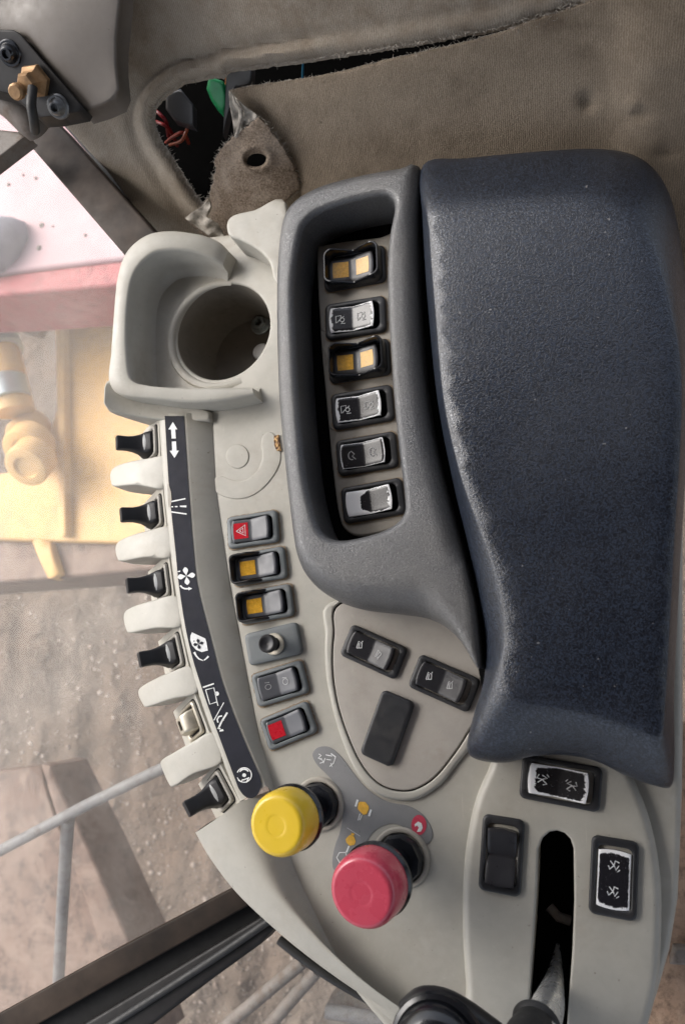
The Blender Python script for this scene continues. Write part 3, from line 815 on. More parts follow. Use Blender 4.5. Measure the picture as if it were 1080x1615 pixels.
# push button among the switches
fr = Frame([(382, 1001), (467, 980), (477, 1031), (395, 1050)], 1.5)
mb = MB(); a, b = fr.a, fr.b; R = 8
ring_stack(mb, fr, [(rrect(a, b, R), -2), (rrect(a, b, R), 4.6), (rrect(a - .8, b - .8, R), 6.2), (rrect(a - 2.4, b - 2.4, R), 7), (rrect(a - 8, b - 8, R), 7)])
pb = mb.build('push_button', MAT['bezel_grey'], con, label='grey plate with a small black push button')
bc = fr(3, -1, 7)
mb = MB(); lathe(mb, [(17, 0), (17, 3), (16, 4.5), (13, 5), (11, 4.5), (10, 0)], bc, n=40); mb.build('collar', MAT['ring'], pb)
mb = MB(); lathe(mb, [(9, 0), (9, 18), (13, 20), (14, 23), (14, 30), (12.5, 32), (10.5, 32.3), (8.5, 31.2), (4, 30), (.01, 29.6)], bc, n=40); mb.build('cap', MAT['black'], pb)

# oval plate with three units
mb = MB(); ov = np.array(P2(ovi, 7)); cc = ov.mean(0); ovs = cc + (ov - cc) * .982
piece(mb, ovs, 6, -2, r=2.5, spacing=22, res=False); oval = mb.build('oval_plate', MAT['oval'], con)
mb = MB(); piece(mb, ov, 1.2, 0, r=0, spacing=40, res=False); mb.build('groove', MAT['gasket'], oval)
def glyph(cx, sgn=1, m='white', k=1.0):
    return ([([(cx - .10, -.30 * sgn), (cx + .10, -.12 * sgn), (cx + .04, .25 * sgn), (cx - .12, .32 * sgn), (cx - .10, -.30 * sgn)], 1.3), ([(cx - .02, -.2 * sgn), (cx - .06, .2 * sgn)], 1.4), ([(cx + .02, .3 * sgn), (cx + .03, .48 * sgn)], 1.2)], [], m)
rocker_switch(con, [(553, 985), (643, 1020), (622, 1075), (536, 1031)], 5.5, bez='bezel_dark', rock='rocker_dark', icons=[glyph(-.5), glyph(.42, -1, 'white_faint')], label='dark switch on the oval plate beside the armrest tip', shift=-4)
rocker_switch(con, [(661, 1032), (756, 1069), (739, 1128), (643, 1081)], 5.5, bez='bezel_dark', rock='rocker_dark', icons=[glyph(-.5), glyph(.42, 1, 'white_faint')], label='dark switch on the oval plate tucked against the armrest pad', shift=-4)
fr = Frame([(604, 1088), (655, 1108), (616, 1211), (566, 1187)], 5.5); a, b = fr.a, fr.b
mb = MB(); R = 8; ring_stack(mb, fr, [(rrect(a, b, R), -1), (rrect(a, b, R), 7), (rrect(a - .8, b - .8, R), 9), (rrect(a - 2.2, b - 2.2, R), 10), (rrect(a - 6, b - 6, R - 2), 10)])
mb.build('blank_cover', MAT['bezel_dark'], con, label='plain dark blanking cover')

# pod switches
pig = lambda cx, cy, s: [([(cx - .10 * s, cy + .30), (cx - .14 * s, cy + .05), (cx, cy - .02), (cx + .12 * s, cy - .28), (cx + .02 * s, cy - .36)], 1.3), ([(cx - .02, cy + .28), (cx + .12 * s, cy + .1), (cx + .02, cy + .02), (cx - .12 * s, cy - .25)], 1.2), ([(cx + .1 * s, cy + .36), (cx + .16 * s, cy + .2)], 1.0)]
rocker_switch(con, [(823, 1190), (951, 1211), (944, 1283), (818, 1258)], 15, bez='bezel_dark', rmat=worn('worn_cap', (.014, .014, .016), 4.5, 19, 7, .31), icons=[(pig(-.52, .05, 1.3), [], 'white'), (pig(.45, -.02, -1.3), [], 'white_faint')], label='worn black switch below the armrest pad', shift=-3)
rocker_switch(con, [(827, 1295), (820, 1417), (753, 1403), (761, 1283)], 15, bez='bezel_dark', rock='rocker_dark', tilt=(15, 15), dip=2, label='plain black switch left of the lever slot', shift=2)
rocker_switch(con, [(1008, 1329), (1003, 1455), (927, 1441), (932, 1317)], 15, bez='bezel_dark', rmat=worn('worn_cap_edge', (.014, .014, .018), 4.2, 13, .2, .77), icons=[(pig(-.48, 0, 1.2), [], 'white'), (pig(.40, 0, 1.2), [], 'white')], tilt=(8, 8), dip=5.5, label='worn black switch right of the lever slot', shift=2)

# ------------------------------------------------------------------ mushroom knobs and their label
FILM = [(493, 1192), (498, 1181), (509, 1177), (521, 1179), (534, 1189), (546, 1203), (560, 1222), (576, 1241), (597, 1257), (618, 1266), (644, 1271), (666, 1284), (679, 1303), (682, 1320), (674, 1331), (662, 1331), (651, 1321), (638, 1306), (620, 1299), (600, 1304), (584, 1318), (574, 1340), (562, 1362), (540, 1378), (527, 1372), (524, 1358), (528, 1335), (536, 1312), (540, 1288), (538, 1262), (530, 1240), (517, 1223), (502, 1208)]
mb = MB(); piece(mb, P2(keyed(FILM, 4, True), 0), .9, -1, r=.4, spacing=16, res=False)
film = mb.build('label_film', MAT['film'], con, label='grey label between the two knobs')
mf = lambda x, y: P(x, y, 1.5)
z = zz(480, 1165, 4.909)
icon(film, polys=[z([(418, 497), (432, 487), (470, 490), (495, 520), (498, 545), (480, 585), (455, 590), (430, 565), (412, 545)]), z([(330, 765), (350, 745), (385, 760), (396, 795), (385, 822), (350, 830), (325, 805), (318, 780)]), z([(362, 728), (388, 735), (380, 752), (360, 748)])], mp=mf, mat=MAT['amber_pale'], label='yellow drum symbols')
icon(film, strokes=[(z([(412, 472), (395, 525)]), 3.2), (z([(516, 548), (498, 600)]), 3.2), (z([(430, 580), (415, 632)]), 1.6), (z([(445, 590), (428, 630)]), 1.4), (z([(330, 690), (430, 755)]), .7), (z([(345, 830), (325, 880)]), 2.4), (z([(325, 905), (318, 880), (270, 882), (250, 920), (280, 972)]), 1.5)], mp=mf)
icon(film, polys=[z(arc(885, 668, 58, 0, 345, 28, 78))], mp=mf, mat=MAT['pink'], label='pink round dot')
icon(film, polys=[z([(850, 665), (880, 640), (905, 655), (915, 690), (900, 720), (868, 722), (885, 690), (870, 672), (855, 682)])], mp=lambda x, y: P(x, y, 2.0))
icon(film, strokes=[(z([(112, 118), (130, 130), (108, 150), (140, 165)]), 1.8), (z([(120, 190), (150, 180), (160, 150)]), 1.5), (z([(165, 125), (215, 135)]), 1.5), (z([(205, 115), (240, 140), (232, 175)]), 2.0), (z([(170, 160), (205, 165)]), 1.4), (z([(195, 215), (225, 190), (235, 160)]), 1.6), (z([(130, 150), (150, 190)]), 1.5), (z([(205, 190), (215, 220)]), 1.5)], mp=mf, label='faded white lettering')

def knob(base_px, top_px, r_cap, r_ring, mat, word, cone):
    bp = P(*base_px, 0)
    # the stem leans: find the height whose sight line best meets an upright stem
    Ht = 138.0
    tp = P(*top_px, Ht)
    ax = (tp - bp).normalized(); L = (tp - bp).length
    mb = MB(); lathe(mb, [(r_ring + 4, -1), (r_ring + 4, 2), (r_ring + 2, 4.5), (r_ring - 1, 5), (r_ring - 3, 4), (r_ring - 4, 0)], bp, n=56)
    o = mb.build('push_knob', MAT['beige_dirty'], con, label=word + ' mushroom push knob')
    mb = MB(); lathe(mb, [(r_ring - 3, 1), (r_ring - 4, 10), (r_ring - 6, 14), (19, 15), (18.5, 26)], bp, ax, n=10); mb.build('lock_nut', MAT['black_gloss'], o)
    mb = MB(); lathe(mb, [(16, 12), (15, 30), (14.5, L - 62), (17, L - 58)], bp, ax, n=32); mb.build('stem', MAT['black_gloss'], o)
    mb = MB(); lathe(mb, [(12, L - 68), (r_cap - 12, L - 66), (r_cap - 2, L - 61), (r_cap + 1.5, L - 56), (r_cap + 2, L - 50), (r_cap - 1, L - 46), (5, L - 45)], bp, ax, n=64); mb.build('flange', MAT['black_gloss'], o)
    mb = MB()
    pr = [(r_cap - 2.5, L - 47.5), (r_cap - .6, L - 45), (r_cap, L - 40), (r_cap - .3, L - 18), (r_cap - 1.6, L - 9), (r_cap - 4.2, L - 3.2), (r_cap - 7.2, L - .8), (r_cap - 9.5, L - .3), (r_cap - 12, L - .35), (r_cap - 18, L - .35)]
    pr += [(r_cap * .42, L - .35), (r_cap * .33, L - .36), (r_cap * .315, L - .5), (r_cap * .30, L - .62), (r_cap * .27, L - .64), (r_cap * .14, L - .64), (.01, L - .64)]
    lathe(mb, pr, bp, ax, n=72); mb.build('cap', MAT[mat], o)
knob((503, 1268), (435, 1303), 43, 35, 'yellow', 'yellow', 0)
knob((632, 1353), (569, 1410), 47, 38, 'pink', 'faded red', 0)

# small orange chip on the panel
q = P(437, 699, 1); mb = MB()
piece(mb, P2([(433, 688), (440, 686), (442, 700), (444, 712), (437, 711), (433, 702)], 1), lambda x, y, a, b: 4 + 1.5 * np.sin(x * .9) * np.cos(y * .7), 0.4, r=1.2, spacing=3, seg=3)
def chip_mat():
    t = NT('rusty_flake'); n = t.noise(520, 3, .6)
    return t.fin(t.mix(t.ramp(n, .4, .6), (.10, .05, .025), (.62, .38, .16)), .8)
tag(mb.build('paint_flake', chip_mat()), 'small orange brown flake lying on the panel beside the armrest edge', 'flake')

# ================================================================== ARMREST HOUSING
hous = thing('armrest_housing', 'dark grey grained housing with a recess holding six switches beside the armrest pad', 'armrest', P(560, 700, 0))
HO = [(661, 261), (630, 264), (595, 269), (545, 279), (500, 292), (465, 311), (446, 335), (437, 375), (433, 440), (433, 520), (436, 620), (444, 715), (454, 805), (465, 878), (480, 912), (508, 938), (550, 956), (605, 963), (655, 970), (696, 986), (728, 1014), (752, 1052), (758, 1045), (753, 985), (745, 935), (726, 862), (700, 766), (680, 680), (667, 590), (659, 480), (656, 350)]
RC = [(474, 372), (484, 350), (505, 334), (550, 319), (600, 309), (617, 313), (622, 330), (614, 375), (611, 430), (613, 500), (617, 570), (622, 640), (630, 715), (638, 785), (636, 812), (615, 832), (575, 846), (535, 852), (510, 842), (497, 815), (484, 760), (476, 690), (470, 620), (465, 520), (464, 440)]
hp = np.array(P2(polyres(keyed(HO, 4, True), 7), 80)); rp_ = np.array(P2(polyres(keyed(RC, 4, True), 7), 85))
yb = P(600, 940, 80).y; yt = P(600, 860, 80).y
def hr_(x, y): 
    k = np.clip((yt - y) / (yt - yb), 0, 1); xl = P(436, 600, 80).x
    xt = P(672, 960, 80).x; xe = P(735, 1000, 80).x
    return (24 + 26 * k) * (1 - .8 * np.clip((x - xt) / (xe - xt), 0, 1) * np.clip(k * 2, 0, 1))
def hzt(x, y, dO, dH):
    xl = P(450, 600, 80).x; xr = P(690, 600, 80).x
    return 88 + 6 * np.clip((x - xl) / (xr - xl), 0, 1)
mb = MB(); piece(mb, hp, hzt, 2, holes=[rp_], r=hr_, rh=11, spacing=13, res=False, hole_bottom=2)
mb.build('body', MAT['housing'], hous, angle=60)
mb = MB(); piece(mb, rp_, 3, 0, r=0, spacing=60, res=False); mb.build('recess_floor', MAT['void'], hous)
SP = [(500, 400), (512, 386), (600, 374), (640, 372), (650, 560), (668, 700), (668, 800), (650, 825), (600, 840), (570, 845), (550, 840), (537, 822), (528, 770), (515, 640), (505, 520)]
mb = MB(); piece(mb, P2(keyed(SP, 4, True), 16), 17, 5, r=4, spacing=24, res=False); mb.build('switch_panel', MAT['tray'], hous)
wn = lambda nm, w, k, px, s: worn(nm, (.016, .016, .019), w, k, px, s)
am = lambda r2: [(-.80, -.12, -.62, .62, 'amber', 'a'), (.22, .80, -.62, .62, r2, 'a')]
boom = lambda cx, s=1.0: [([(cx - .2, -.3), (cx - .2, .28), (cx + .02, .30), (cx + .0, .1)], 1.1), ([(cx - .16, -.28), (cx - .02, .0), (cx + .15, .24)], 1.2), (arc(cx + .07, -.05, .09, 0, 360, 12, .17), 1.1), ([(cx + .1, -.2), (cx + .02, -.36), (cx + .2, -.36)], 1.3)]
cres = lambda cx: [(arc(cx, 0, .14, 110, 290, 12, .34), 1.5), ([(cx - .02, .38), (cx + .12, .1), (cx + .02, -.05), (cx + .16, -.34)], 1.4)]
SW = [
 dict(quad=[(507, 402), (604, 386), (610, 441), (514, 460)], guard='full', lens=am('amber_pale'), label='guarded switch with two amber squares at the top of the recess'),
 dict(quad=[(510, 480), (605, 465), (610, 521), (515, 536)], rmat=wn('worn_cap_a', 3.6, 15, 1.0, .12), icons=[(boom(-.5), [], 'white'), (boom(.45), [], 'white_faint')], label='worn switch between the two guarded switches'),
 dict(quad=[(515, 548), (611, 533), (617, 588), (521, 605)], guard='full', lens=am('amber_pale'), label='guarded switch with two amber squares between worn switches'),
 dict(quad=[(519, 622), (616, 605), (622, 661), (526, 678)], rmat=wn('worn_cap_b', 4.2, 15, .5, .43), icons=[(boom(-.55), [], 'white'), (boom(.5), [], 'white_faint')], label='worn switch with a white rim and boom symbols'),
 dict(quad=[(527, 695), (622, 679), (628, 735), (534, 751)], rmat=wn('worn_cap_c', 1.6, 5, .2, .57), icons=[(cres(-.5), [], 'white_faint'), (cres(.45), [], 'ink_dim')], label='worn switch with a faint crescent symbol'),
 dict(quad=[(535, 770), (632, 752), (640, 809), (543, 826)], rmat=wn('worn_cap_d', 4.0, 24, 46, .91), label='worn switch with a large white patch')]
for d in SW: rocker_switch(hous, h=17, **d)

# ================================================================== ARMREST PAD
padt = thing('armrest_pad', 'black grained armrest pad with a flat top and sloping edges', 'armrest pad', P(900, 700, 10))
K1 = [(668, 261), (740, 250), (860, 239), (950, 236), (1005, 248), (1042, 280), (1065, 338), (1079, 430), (1088, 560), (1084, 690), (1074, 850), (1066, 1000), (1062, 1100), (1063, 1195), (1058, 1240), (1030, 1239), (985, 1223), (940, 1201), (890, 1191), (840, 1193), (797, 1203), (754, 1199), (736, 1182), (743, 1140), (761, 1080), (766, 1020), (757, 955), (740, 870), (714, 760), (690, 630), (675, 480), (667, 350)]
K2 = [(680, 330), (745, 322), (860, 312), (930, 310), (972, 322), (1006, 352), (1034, 410), (1056, 490), (1072, 580), (1072, 690), (1062, 850), (1054, 1000), (1048, 1100), (1043, 1150), (1030, 1157), (1008, 1150), (965, 1133), (920, 1122), (875, 1114), (835, 1108), (814, 1101), (803, 1090), (797, 1070), (794, 1040), (797, 1000), (793, 950), (778, 890), (754, 825), (726, 748), (700, 630), (686, 480), (678, 375)]
r1 = keyed([(x, y, 66) for x, y in K1], 6, True); r2 = keyed([(x, y, 130) for x, y in K2], 6, True)
L0 = [P(x, y, 66) for x, y, _ in r1]; L2 = [P(x, y, 130) for x, y, _ in r2]
rows = [[Vector((p.x, p.y, 6)) for p in L0], [Vector((p.x, p.y, 62)) for p in L0]]
for t, zf in ((.0, .0), (.05, .18), (.14, .33), (.32, .52), (.55, .71), (.75, .865), (.88, .945), (.95, .98), (1.0, 1.0)):
    rows.append([Vector((a.x + (b.x - a.x) * t, a.y + (b.y - a.y) * t, 64 + (130 - 64) * zf)) for a, b in zip(L0, L2)])
mb = MB(); grid(mb, rows, closed_u=True)
top = np.array([(p.x, p.y) for p in L2])
piece(mb, top, lambda x, y, dO, dH: 130 + 3 * (1 - np.exp(-dO / 12)), None, r=0, spacing=18, res=False)
def weld(mb, eps=.05):
    bm = bmesh.new(); me = bpy.data.meshes.new('t'); me.from_pydata(mb.v, [], mb.f); bm.from_mesh(me)
    bmesh.ops.remove_doubles(bm, verts=bm.verts, dist=eps); bm.to_mesh(me); bm.free()
    out = MB(); out.add([tuple(v.co) for v in me.vertices], [tuple(p.vertices) for p in me.polygons]); bpy.data.meshes.remove(me); return out
weld(mb).build('cushion', MAT['pad'], padt, angle=70)
mb = MB(); piece(mb, P2([(645, 300), (700, 262), (900, 258), (1040, 330), (1070, 600), (1040, 1150), (800, 1150), (760, 1090), (725, 900), (680, 720), (650, 560)], 40), 40, 2, r=3, spacing=60, seg=20)
mb.build('base', MAT['void'], padt)

# ================================================================== CAB LINING
def hw(px, py, k=1.0):
    return 225.0 * (1 - np.asarray(py, float) / 255.0) + 0.0 * np.asarray(px, float)
HOLE = [(362, 110), (352, 121), (338, 119), (318, 124), (292, 129), (268, 144), (248, 163), (242, 180), (245, 200), (255, 222), (272, 247), (290, 275), (305, 300), (318, 318), (340, 330), (420, 330), (500, 200), (620, 120), (700, 84), (748, 70), (800, 52), (850, 34), (892, 24), (914, 8), (894, 7), (868, 21), (842, 24), (800, 40), (762, 50), (738, 52), (700, 60), (660, 67), (620, 74), (540, 86), (470, 97), (400, 106)]
UP = [(70, -140), (1180, -140), (1180, 60), (900, 60), (760, 110), (620, 180), (560, 330), (470, 420), (300, 420), (250, 385), (238, 362), (170, 270), (97, 190), (60, 120)]
hole_s = polyres(HOLE, 5); hole_s = hole_s + rng.normal(0, .55, hole_s.shape)
up_s = polyres(UP, 10)
def up_z(x, y, dO, dH):
    b = 12 * np.exp(-((dH - 16) / 10.0) ** 2) - 7 * np.exp(-((dH - 36) / 7.0) ** 2)
    return hw(x, y) + b * np.clip((560 - x) / 120, 0.25, 1) + 2.0 * np.sin(x * .021) * np.sin(y * .03)
mb = MB(); piece(mb, up_s, up_z, lambda x, y, z: z - 6, holes=[hole_s], r=3, rh=9, spacing=8, res=False, mapf=lambda x, y, q: P(x, y, q))
upo = mb.build('cab_lining', MAT['fabric_up'], angle=70)
tag(upo, 'grey ribbed cloth cab lining with a torn black opening', 'cab lining')
LOW = [(361, 141), (420, 131), (480, 123), (540, 112), (580, 101), (620, 91), (700, 73), (748, 62), (800, 46), (840, 30), (880, 18), (920, 4), (960, -12), (1040, -60), (1200, -120), (1200, 700), (1060, 560), (900, 330), (660, 330), (540, 340), (478, 330), (470, 292), (455, 252), (432, 212), (410, 183), (384, 165)]
lo_s = polyres(LOW, 6); lo_s[:, :] += rng.normal(0, .35, lo_s.shape)
def low_z(x, y, dO, dH):
    fold = 26 / (1 + np.exp(-(x - 985) / 14.0)) * np.clip((y + 60) / 160, 0, 1)
    pit = -9 * np.exp(-(((x - 925) / 11) ** 2 + ((y - 160) / 12) ** 2)) - 8 * np.exp(-(((x - 1008) / 16) ** 2 + ((y - 180) / 9) ** 2)) + 6 * np.exp(-(((x - 996) / 8) ** 2 + ((y - 166) / 10) ** 2)) - 6 * np.exp(-(((x - 1050) / 14) ** 2 + ((y - 240) / 8) ** 2))
    return hw(x, y) * 1.0 + 14 - 6 * np.exp(-dO / 30) + fold + pit + 4 * np.sin(x * .012 + 1) * np.sin(y * .017)
mb = MB(); piece(mb, lo_s, low_z, lambda x, y, z: z - 8, r=5, spacing=9, res=False, mapf=lambda x, y, q: P(x, y, q))
lowo = mb.build('lower_cab_lining', MAT['fabric_low'], angle=70)
tag(lowo, 'brown soiled ribbed cloth panel behind the black armrest, sagging from the lining above', 'cab lining')
# torn flap
FLAP = [(408, 184), (424, 200), (437, 216), (450, 236), (461, 255), (468, 272), (474, 296), (455, 312), (425, 345), (400, 360), (352, 388), (330, 378), (310, 362), (291, 344), (303, 336), (318, 326), (330, 312), (333, 298), (337, 280), (341, 268), (338, 255), (345, 240), (355, 228), (366, 218), (378, 210), (386, 204), (396, 193)]
fl_s = polyres(FLAP, 4); fl_s += rng.normal(0, 1.1, fl_s.shape)
fh = polyres(arc(403, 250, 17, 0, 345, 20, 13), 4)
def fl_z(x, y, dO, dH):
    return hw(x, y) + 22 - 10 * ((x - 400) / 60.0) ** 2 + 5 * np.exp(-((dH - 6) / 5.0) ** 2) + 12 * np.clip((330 - y) / 150, 0, 1)
ft = thing('torn_lining_flap', 'torn brown felt flap with a round hole hanging over the black opening', 'torn flap', P(400, 380, 0))
mb = MB(); piece(mb, fl_s, fl_z, lambda x, y, z: z - 4, holes=[fh], r=2.5, rh=4, spacing=6, res=False, mapf=lambda x, y, q: P(x, y, q), hole_bottom=lambda x, y, z: z - 9)
mb.build('felt_sheet', MAT['felt'], ft, angle=60)
mb = MB()
piece(mb, polyres([(361, 142), (384, 165), (412, 186), (395, 192), (384, 206), (370, 217), (367, 190), (362, 165)], 4) , lambda x, y, a, b: hw(x, y) + 24 + 3 * np.sin((x - y) * .09) + 3 * np.sin(x * .3 + 1.3 * np.sin(y * .17)), lambda x, y, z: z - 4, r=1.5, spacing=5, res=False, mapf=lambda x, y, q: P(x, y, q))
mb.build('torn_backing', MAT['fluff'], ft, angle=70)
mb = MB()
piece(mb, polyres([(330, 312), (333, 325), (326, 342), (344, 352), (354, 372), (352, 386), (330, 372), (308, 356), (292, 344), (304, 334), (318, 326)], 4), lambda x, y, a, b: hw(x, y) + 47 + 3 * np.sin((x + y * .6) * .13) + 3 * np.sin(y * .31 + 1.5 * np.sin(x * .19)), lambda x, y, z: z - 4, r=1.5, spacing=5, res=False, mapf=lambda x, y, q: P(x, y, q))
mb.build('torn_backing', MAT['fluff'], ft, angle=70)
mb = MB()
piece(mb, polyres([(366, 146), (372, 160), (382, 172), (382, 186), (375, 212), (370, 216), (377, 186), (376, 174), (368, 162)], 4), lambda x, y, a, b: hw(x, y) + 33, lambda x, y, z: z - 4, r=1.5, spacing=5, res=False, mapf=lambda x, y, q: P(x, y, q))
mb.build('torn_backing', MAT['fluff'], ft, angle=70)

def fuzz(loop, zf, n, lmin, lmax, name, mat, parent=None, sel=None):
    m_ = MB(); L = len(loop)
    for _ in range(n):
        i = rng.integers(L); x, y = loop[i]
        if sel and not sel(x, y): continue
        p = P(x, y, zf(x, y)); a_ = rng.uniform(0, 6.28); l_ = rng.uniform(lmin, lmax)
        d = Vector((math.cos(a_), math.sin(a_), rng.uniform(-.3, .6))).normalized(); d2 = (d + Vector(tuple(rng.normal(0, .5, 3)))).normalized()
        tube(m_, [p - d * 2, p + d * l_ * .5, p + d * l_ * .5 + d2 * l_ * .5], [.38, .3, .15], 4, caps=False)
    return m_.build(name, mat, parent)
hw1 = lambda x, y: float(hw(x, y)) + 1
f1 = fuzz(hole_s, lambda x, y: hw1(x, y) + 3, 900, 4, 11, 'frayed_edge', MAT['fluff'], upo); f1['kind'] = 'stuff'
f2 = fuzz(lo_s, lambda x, y: hw1(x, y) + 9, 600, 2.5, 7, 'frayed_edge', MAT['fluff'], lowo, sel=lambda x, y: y < 150 and x < 960); f2['kind'] = 'stuff'
f3 = fuzz(fl_s, lambda x, y: hw1(x, y) + 18 + 12 * min(1, max(0, (330 - y) / 150)) - 10 * ((x - 400) / 60.0) ** 2, 700, 3, 9, 'frayed_edge', MAT['fluff'], ft); f3['kind'] = 'stuff'

# cavity behind the opening: a black sheet stands in for its darkness
mb = MB(); cav = polyres([(215, 60), (800, 20), (800, 140), (560, 360), (300, 400), (215, 300)], 40)
piece(mb, cav, lambda x, y, a, b: hw(x, y) - 110, lambda x, y, z: z - 5, r=0, spacing=60, res=False, mapf=lambda x, y, q: P(x, y, q))
tag(mb.build('cavity_backing', MAT['void']), 'black sheet standing in for the darkness deep inside the torn opening', 'dark sheet')
def hp_(x, y, d): return P(x, y, float(hw(x, y)) - d - 16)
mb = MB(); tube(mb, [hp_(*q) for q in [(400, 60, 20), (478, 85, 26), (477, 128, 28), (474, 170, 40)]], 2.0, 8); tag(mb.build('blue_cable', simple('blue_cable', (.02, .16, .28), .4)), 'thin blue cable crossing the narrow black gap', 'cable')
mb = MB(); piece(mb, polyres([(330, 120), (352, 128), (357, 150), (357, 172), (350, 178), (334, 160), (326, 140)], 5), lambda x, y, a, b: hw(x, y) - 26, lambda x, y, z: z - 25, r=6, spacing=6, res=False, mapf=lambda x, y, q: P(x, y, q)); tag(mb.build('green_connector', simple('green_plastic', (.01, .25, .08), .35)), 'green plastic connector inside the torn opening', 'connector')
mb = MB()
for sx in (0, 5):
    tube(mb, [hp_(x + sx, y, d) for x, y, d in [(356, 100, 40), (359, 116, 30), (358, 130, 34), (352, 150, 60)]], 3, 8)
tag(mb.build('orange_wire', simple('orange_wire', (.50, .14, .04), .4)), 'short orange brown wire at the top corner of the torn opening', 'wire')
rw = thing('wire_harness', 'bundle of red wires in the dark left end of the torn opening', 'wires', hp_(270, 200, 60))
for kk, pts in enumerate([[(238, 170, 50), (250, 178, 34), (262, 192, 34), (266, 215, 60)], [(240, 190, 55), (257, 196, 30), (268, 205, 40), (280, 230, 65)], [(262, 225, 60), (276, 214, 30), (290, 210, 30), (298, 226, 55)], [(268, 228, 55), (286, 222, 30), (294, 208, 28), (296, 198, 60)]]):
    q = keyed(pts, 6); mb = MB(); tube(mb, [hp_(*v) for v in q], 3.4, 8); mb.build('wire', simple('red_wire_%d' % kk, ((.20, .008, .012), (.24, .01, .012), (.22, .025, .012), (.30, .06, .02))[kk], .4), rw)
mb = MB(); piece(mb, polyres([(262, 148), (285, 140), (305, 165), (306, 200), (292, 196), (275, 190), (262, 172)], 5), lambda x, y, a, b: hw(x, y) - 34 + .4 * (x - 285), lambda x, y, z: z - 14, r=4, spacing=7, res=False, mapf=lambda x, y, q: P(x, y, q)); tag(mb.build('metal_bracket', MAT['bezel_dark']), 'dark folded bracket inside the torn opening beside red wires', 'bracket')
mb = MB(); piece(mb, polyres([(358, 108), (398, 104), (396, 134), (372, 138), (358, 190), (352, 215), (354, 160)], 5), lambda x, y, a, b: hw(x, y) - 22 + .3 * (x - 370), lambda x, y, z: z - 14, r=3, spacing=7, res=False, mapf=lambda x, y, q: P(x, y, q)); tag(mb.build('black_bracket', MAT['bezel_dark']), 'black upright strip at the right end of the torn opening', 'bracket')

# ================================================================== TOP-LEFT: TRIM COVER, HINGE, WINDOW FRAME
def hc(x, y): return 250.0 * (1 - np.asarray(y, float) / 400.0)
COV = [(-120, -140), (196, -140), (193, 0), (187, 60), (187, 100), (191, 140), (184, 158), (160, 169), (132, 178), (90, 120), (40, 60), (-120, 40)]
mb = MB(); piece(mb, polyres(COV, 8), lambda x, y, a, b: hc(x, y) + 32 + 5 * np.sin(x * .02) * np.sin(y * .02) - 14 * np.exp(-(((x - 10) / 40) ** 2 + ((y + 20) / 36) ** 2)), lambda x, y, z: z - 30, r=8, spacing=11, res=False, mapf=lambda x, y, q: P(x, y, q))
tag(mb.build('trim_cover', MAT['cover'], angle=60), 'smooth grey brown plastic trim cover in the upper corner of the cab', 'trim cover')
hg = thing('bolted_hinge', 'black bolted hinge plate with a brass fitting beside the trim cover', 'hinge', P(60, 180, 100))
BR = [(-60, 48), (22, 48), (34, 55), (132, 170), (128, 176), (84, 182), (60, 178), (-60, 60)]
mb = MB(); piece(mb, polyres([(-60, 46), (22, 47), (34, 54), (132, 168), (128, 176), (88, 184), (62, 186), (20, 150), (-60, 130)], 6), lambda x, y, a, b: hc(x, y) + 44, lambda x, y, z: z - 26, r=3, spacing=14, res=False, mapf=lambda x, y, q: P(x, y, q)); mb.build('plate', MAT['rail_black'], hg)
nax = Vector((0, -.72, .7)).normalized()
for (x, y, r_) in ((17, 84, 15), (93, 168, 14)):
    c = P(x, y, float(hc(x, y)) + 45)
    mb = MB(); lathe(mb, [(r_ + 6, -2), (r_ + 6, 2), (r_ + 4, 4), (r_ + 1, 4), (r_, 5), (r_ * .9, 11), (r_ * .6, 15), (r_ * .45, 15), (r_ * .4, 9), (.01, 9)], c, nax, 28); mb.build('bolt', MAT['bolt'] if x > 50 else MAT['black_gloss'], hg)
c = P(57, 128, float(hc(57, 128)) + 48)
mb = MB()
lathe(mb, [(27, 0), (26, 8), (21, 12), (17, 18), (18, 30), (14, 36), (.01, 37)], c, nax, 6); lathe(mb, [(13, 30), (13, 40), (10, 43), (.01, 43)], c + Vector((-14, -10, 0)), nax, 12); mb.build('fitting', MAT['brass'], hg)
mb = MB(); tube(mb, [P(*q) for q in keyed([(52, 138, 235), (50, 165, 232), (54, 190, 215), (56, 206, 190)], 5)], [9] * 11 + [9, 8, 7, 6, 5][:5] if False else 8, 14); mb.build('pin', MAT['rubber'], hg)
dg = thing('window_stay', 'thick dark dusty arm crossing the upper corner under the hinge plate', 'stay arm', P(10, 200, 60))
mb = MB(); tube(mb, [P(*q) for q in keyed([(-70, 95, 150), (-20, 128, 150), (20, 158, 140), (48, 192, 120), (62, 210, 100)], 6)], [36] * 10 + list(np.linspace(36, 22, 15)), 20); mb.build('arm', MAT['dark_steel'], dg)
mb = MB(); piece(mb, polyres([(-80, 196), (-10, 204), (28, 208), (44, 214), (8, 242), (-80, 310)], 8), lambda x, y, a, b: 100 + 0 * x, lambda x, y, z: z - 30, r=4, spacing=14, res=False, mapf=lambda x, y, q: P(x, y, q)); mb.build('bracket', MAT['dark_steel'], dg)

wf = thing('window_frame', 'dark brown metal window frame strip with black seal beside the cloth lining', 'window frame', P(140, 300, -80))
def bar(mb, A0, A1, B0, B1, h, depth, r=3):
    piece(mb, P2([A0, A1, B1, B0], h), h, h - depth, r=r, spacing=30, seg=14)
mb = MB(); bar(mb, (22, 200), (198, 404), (82, 182), (262, 384), 12, 70, 5); mb.build('frame_bar', MAT['frame'], wf)
mb = MB(); bar(mb, (80, 174), (258, 380), (130, 172), (310, 380), -120, 60, 2); mb.build('seal', MAT['gasket'], wf)

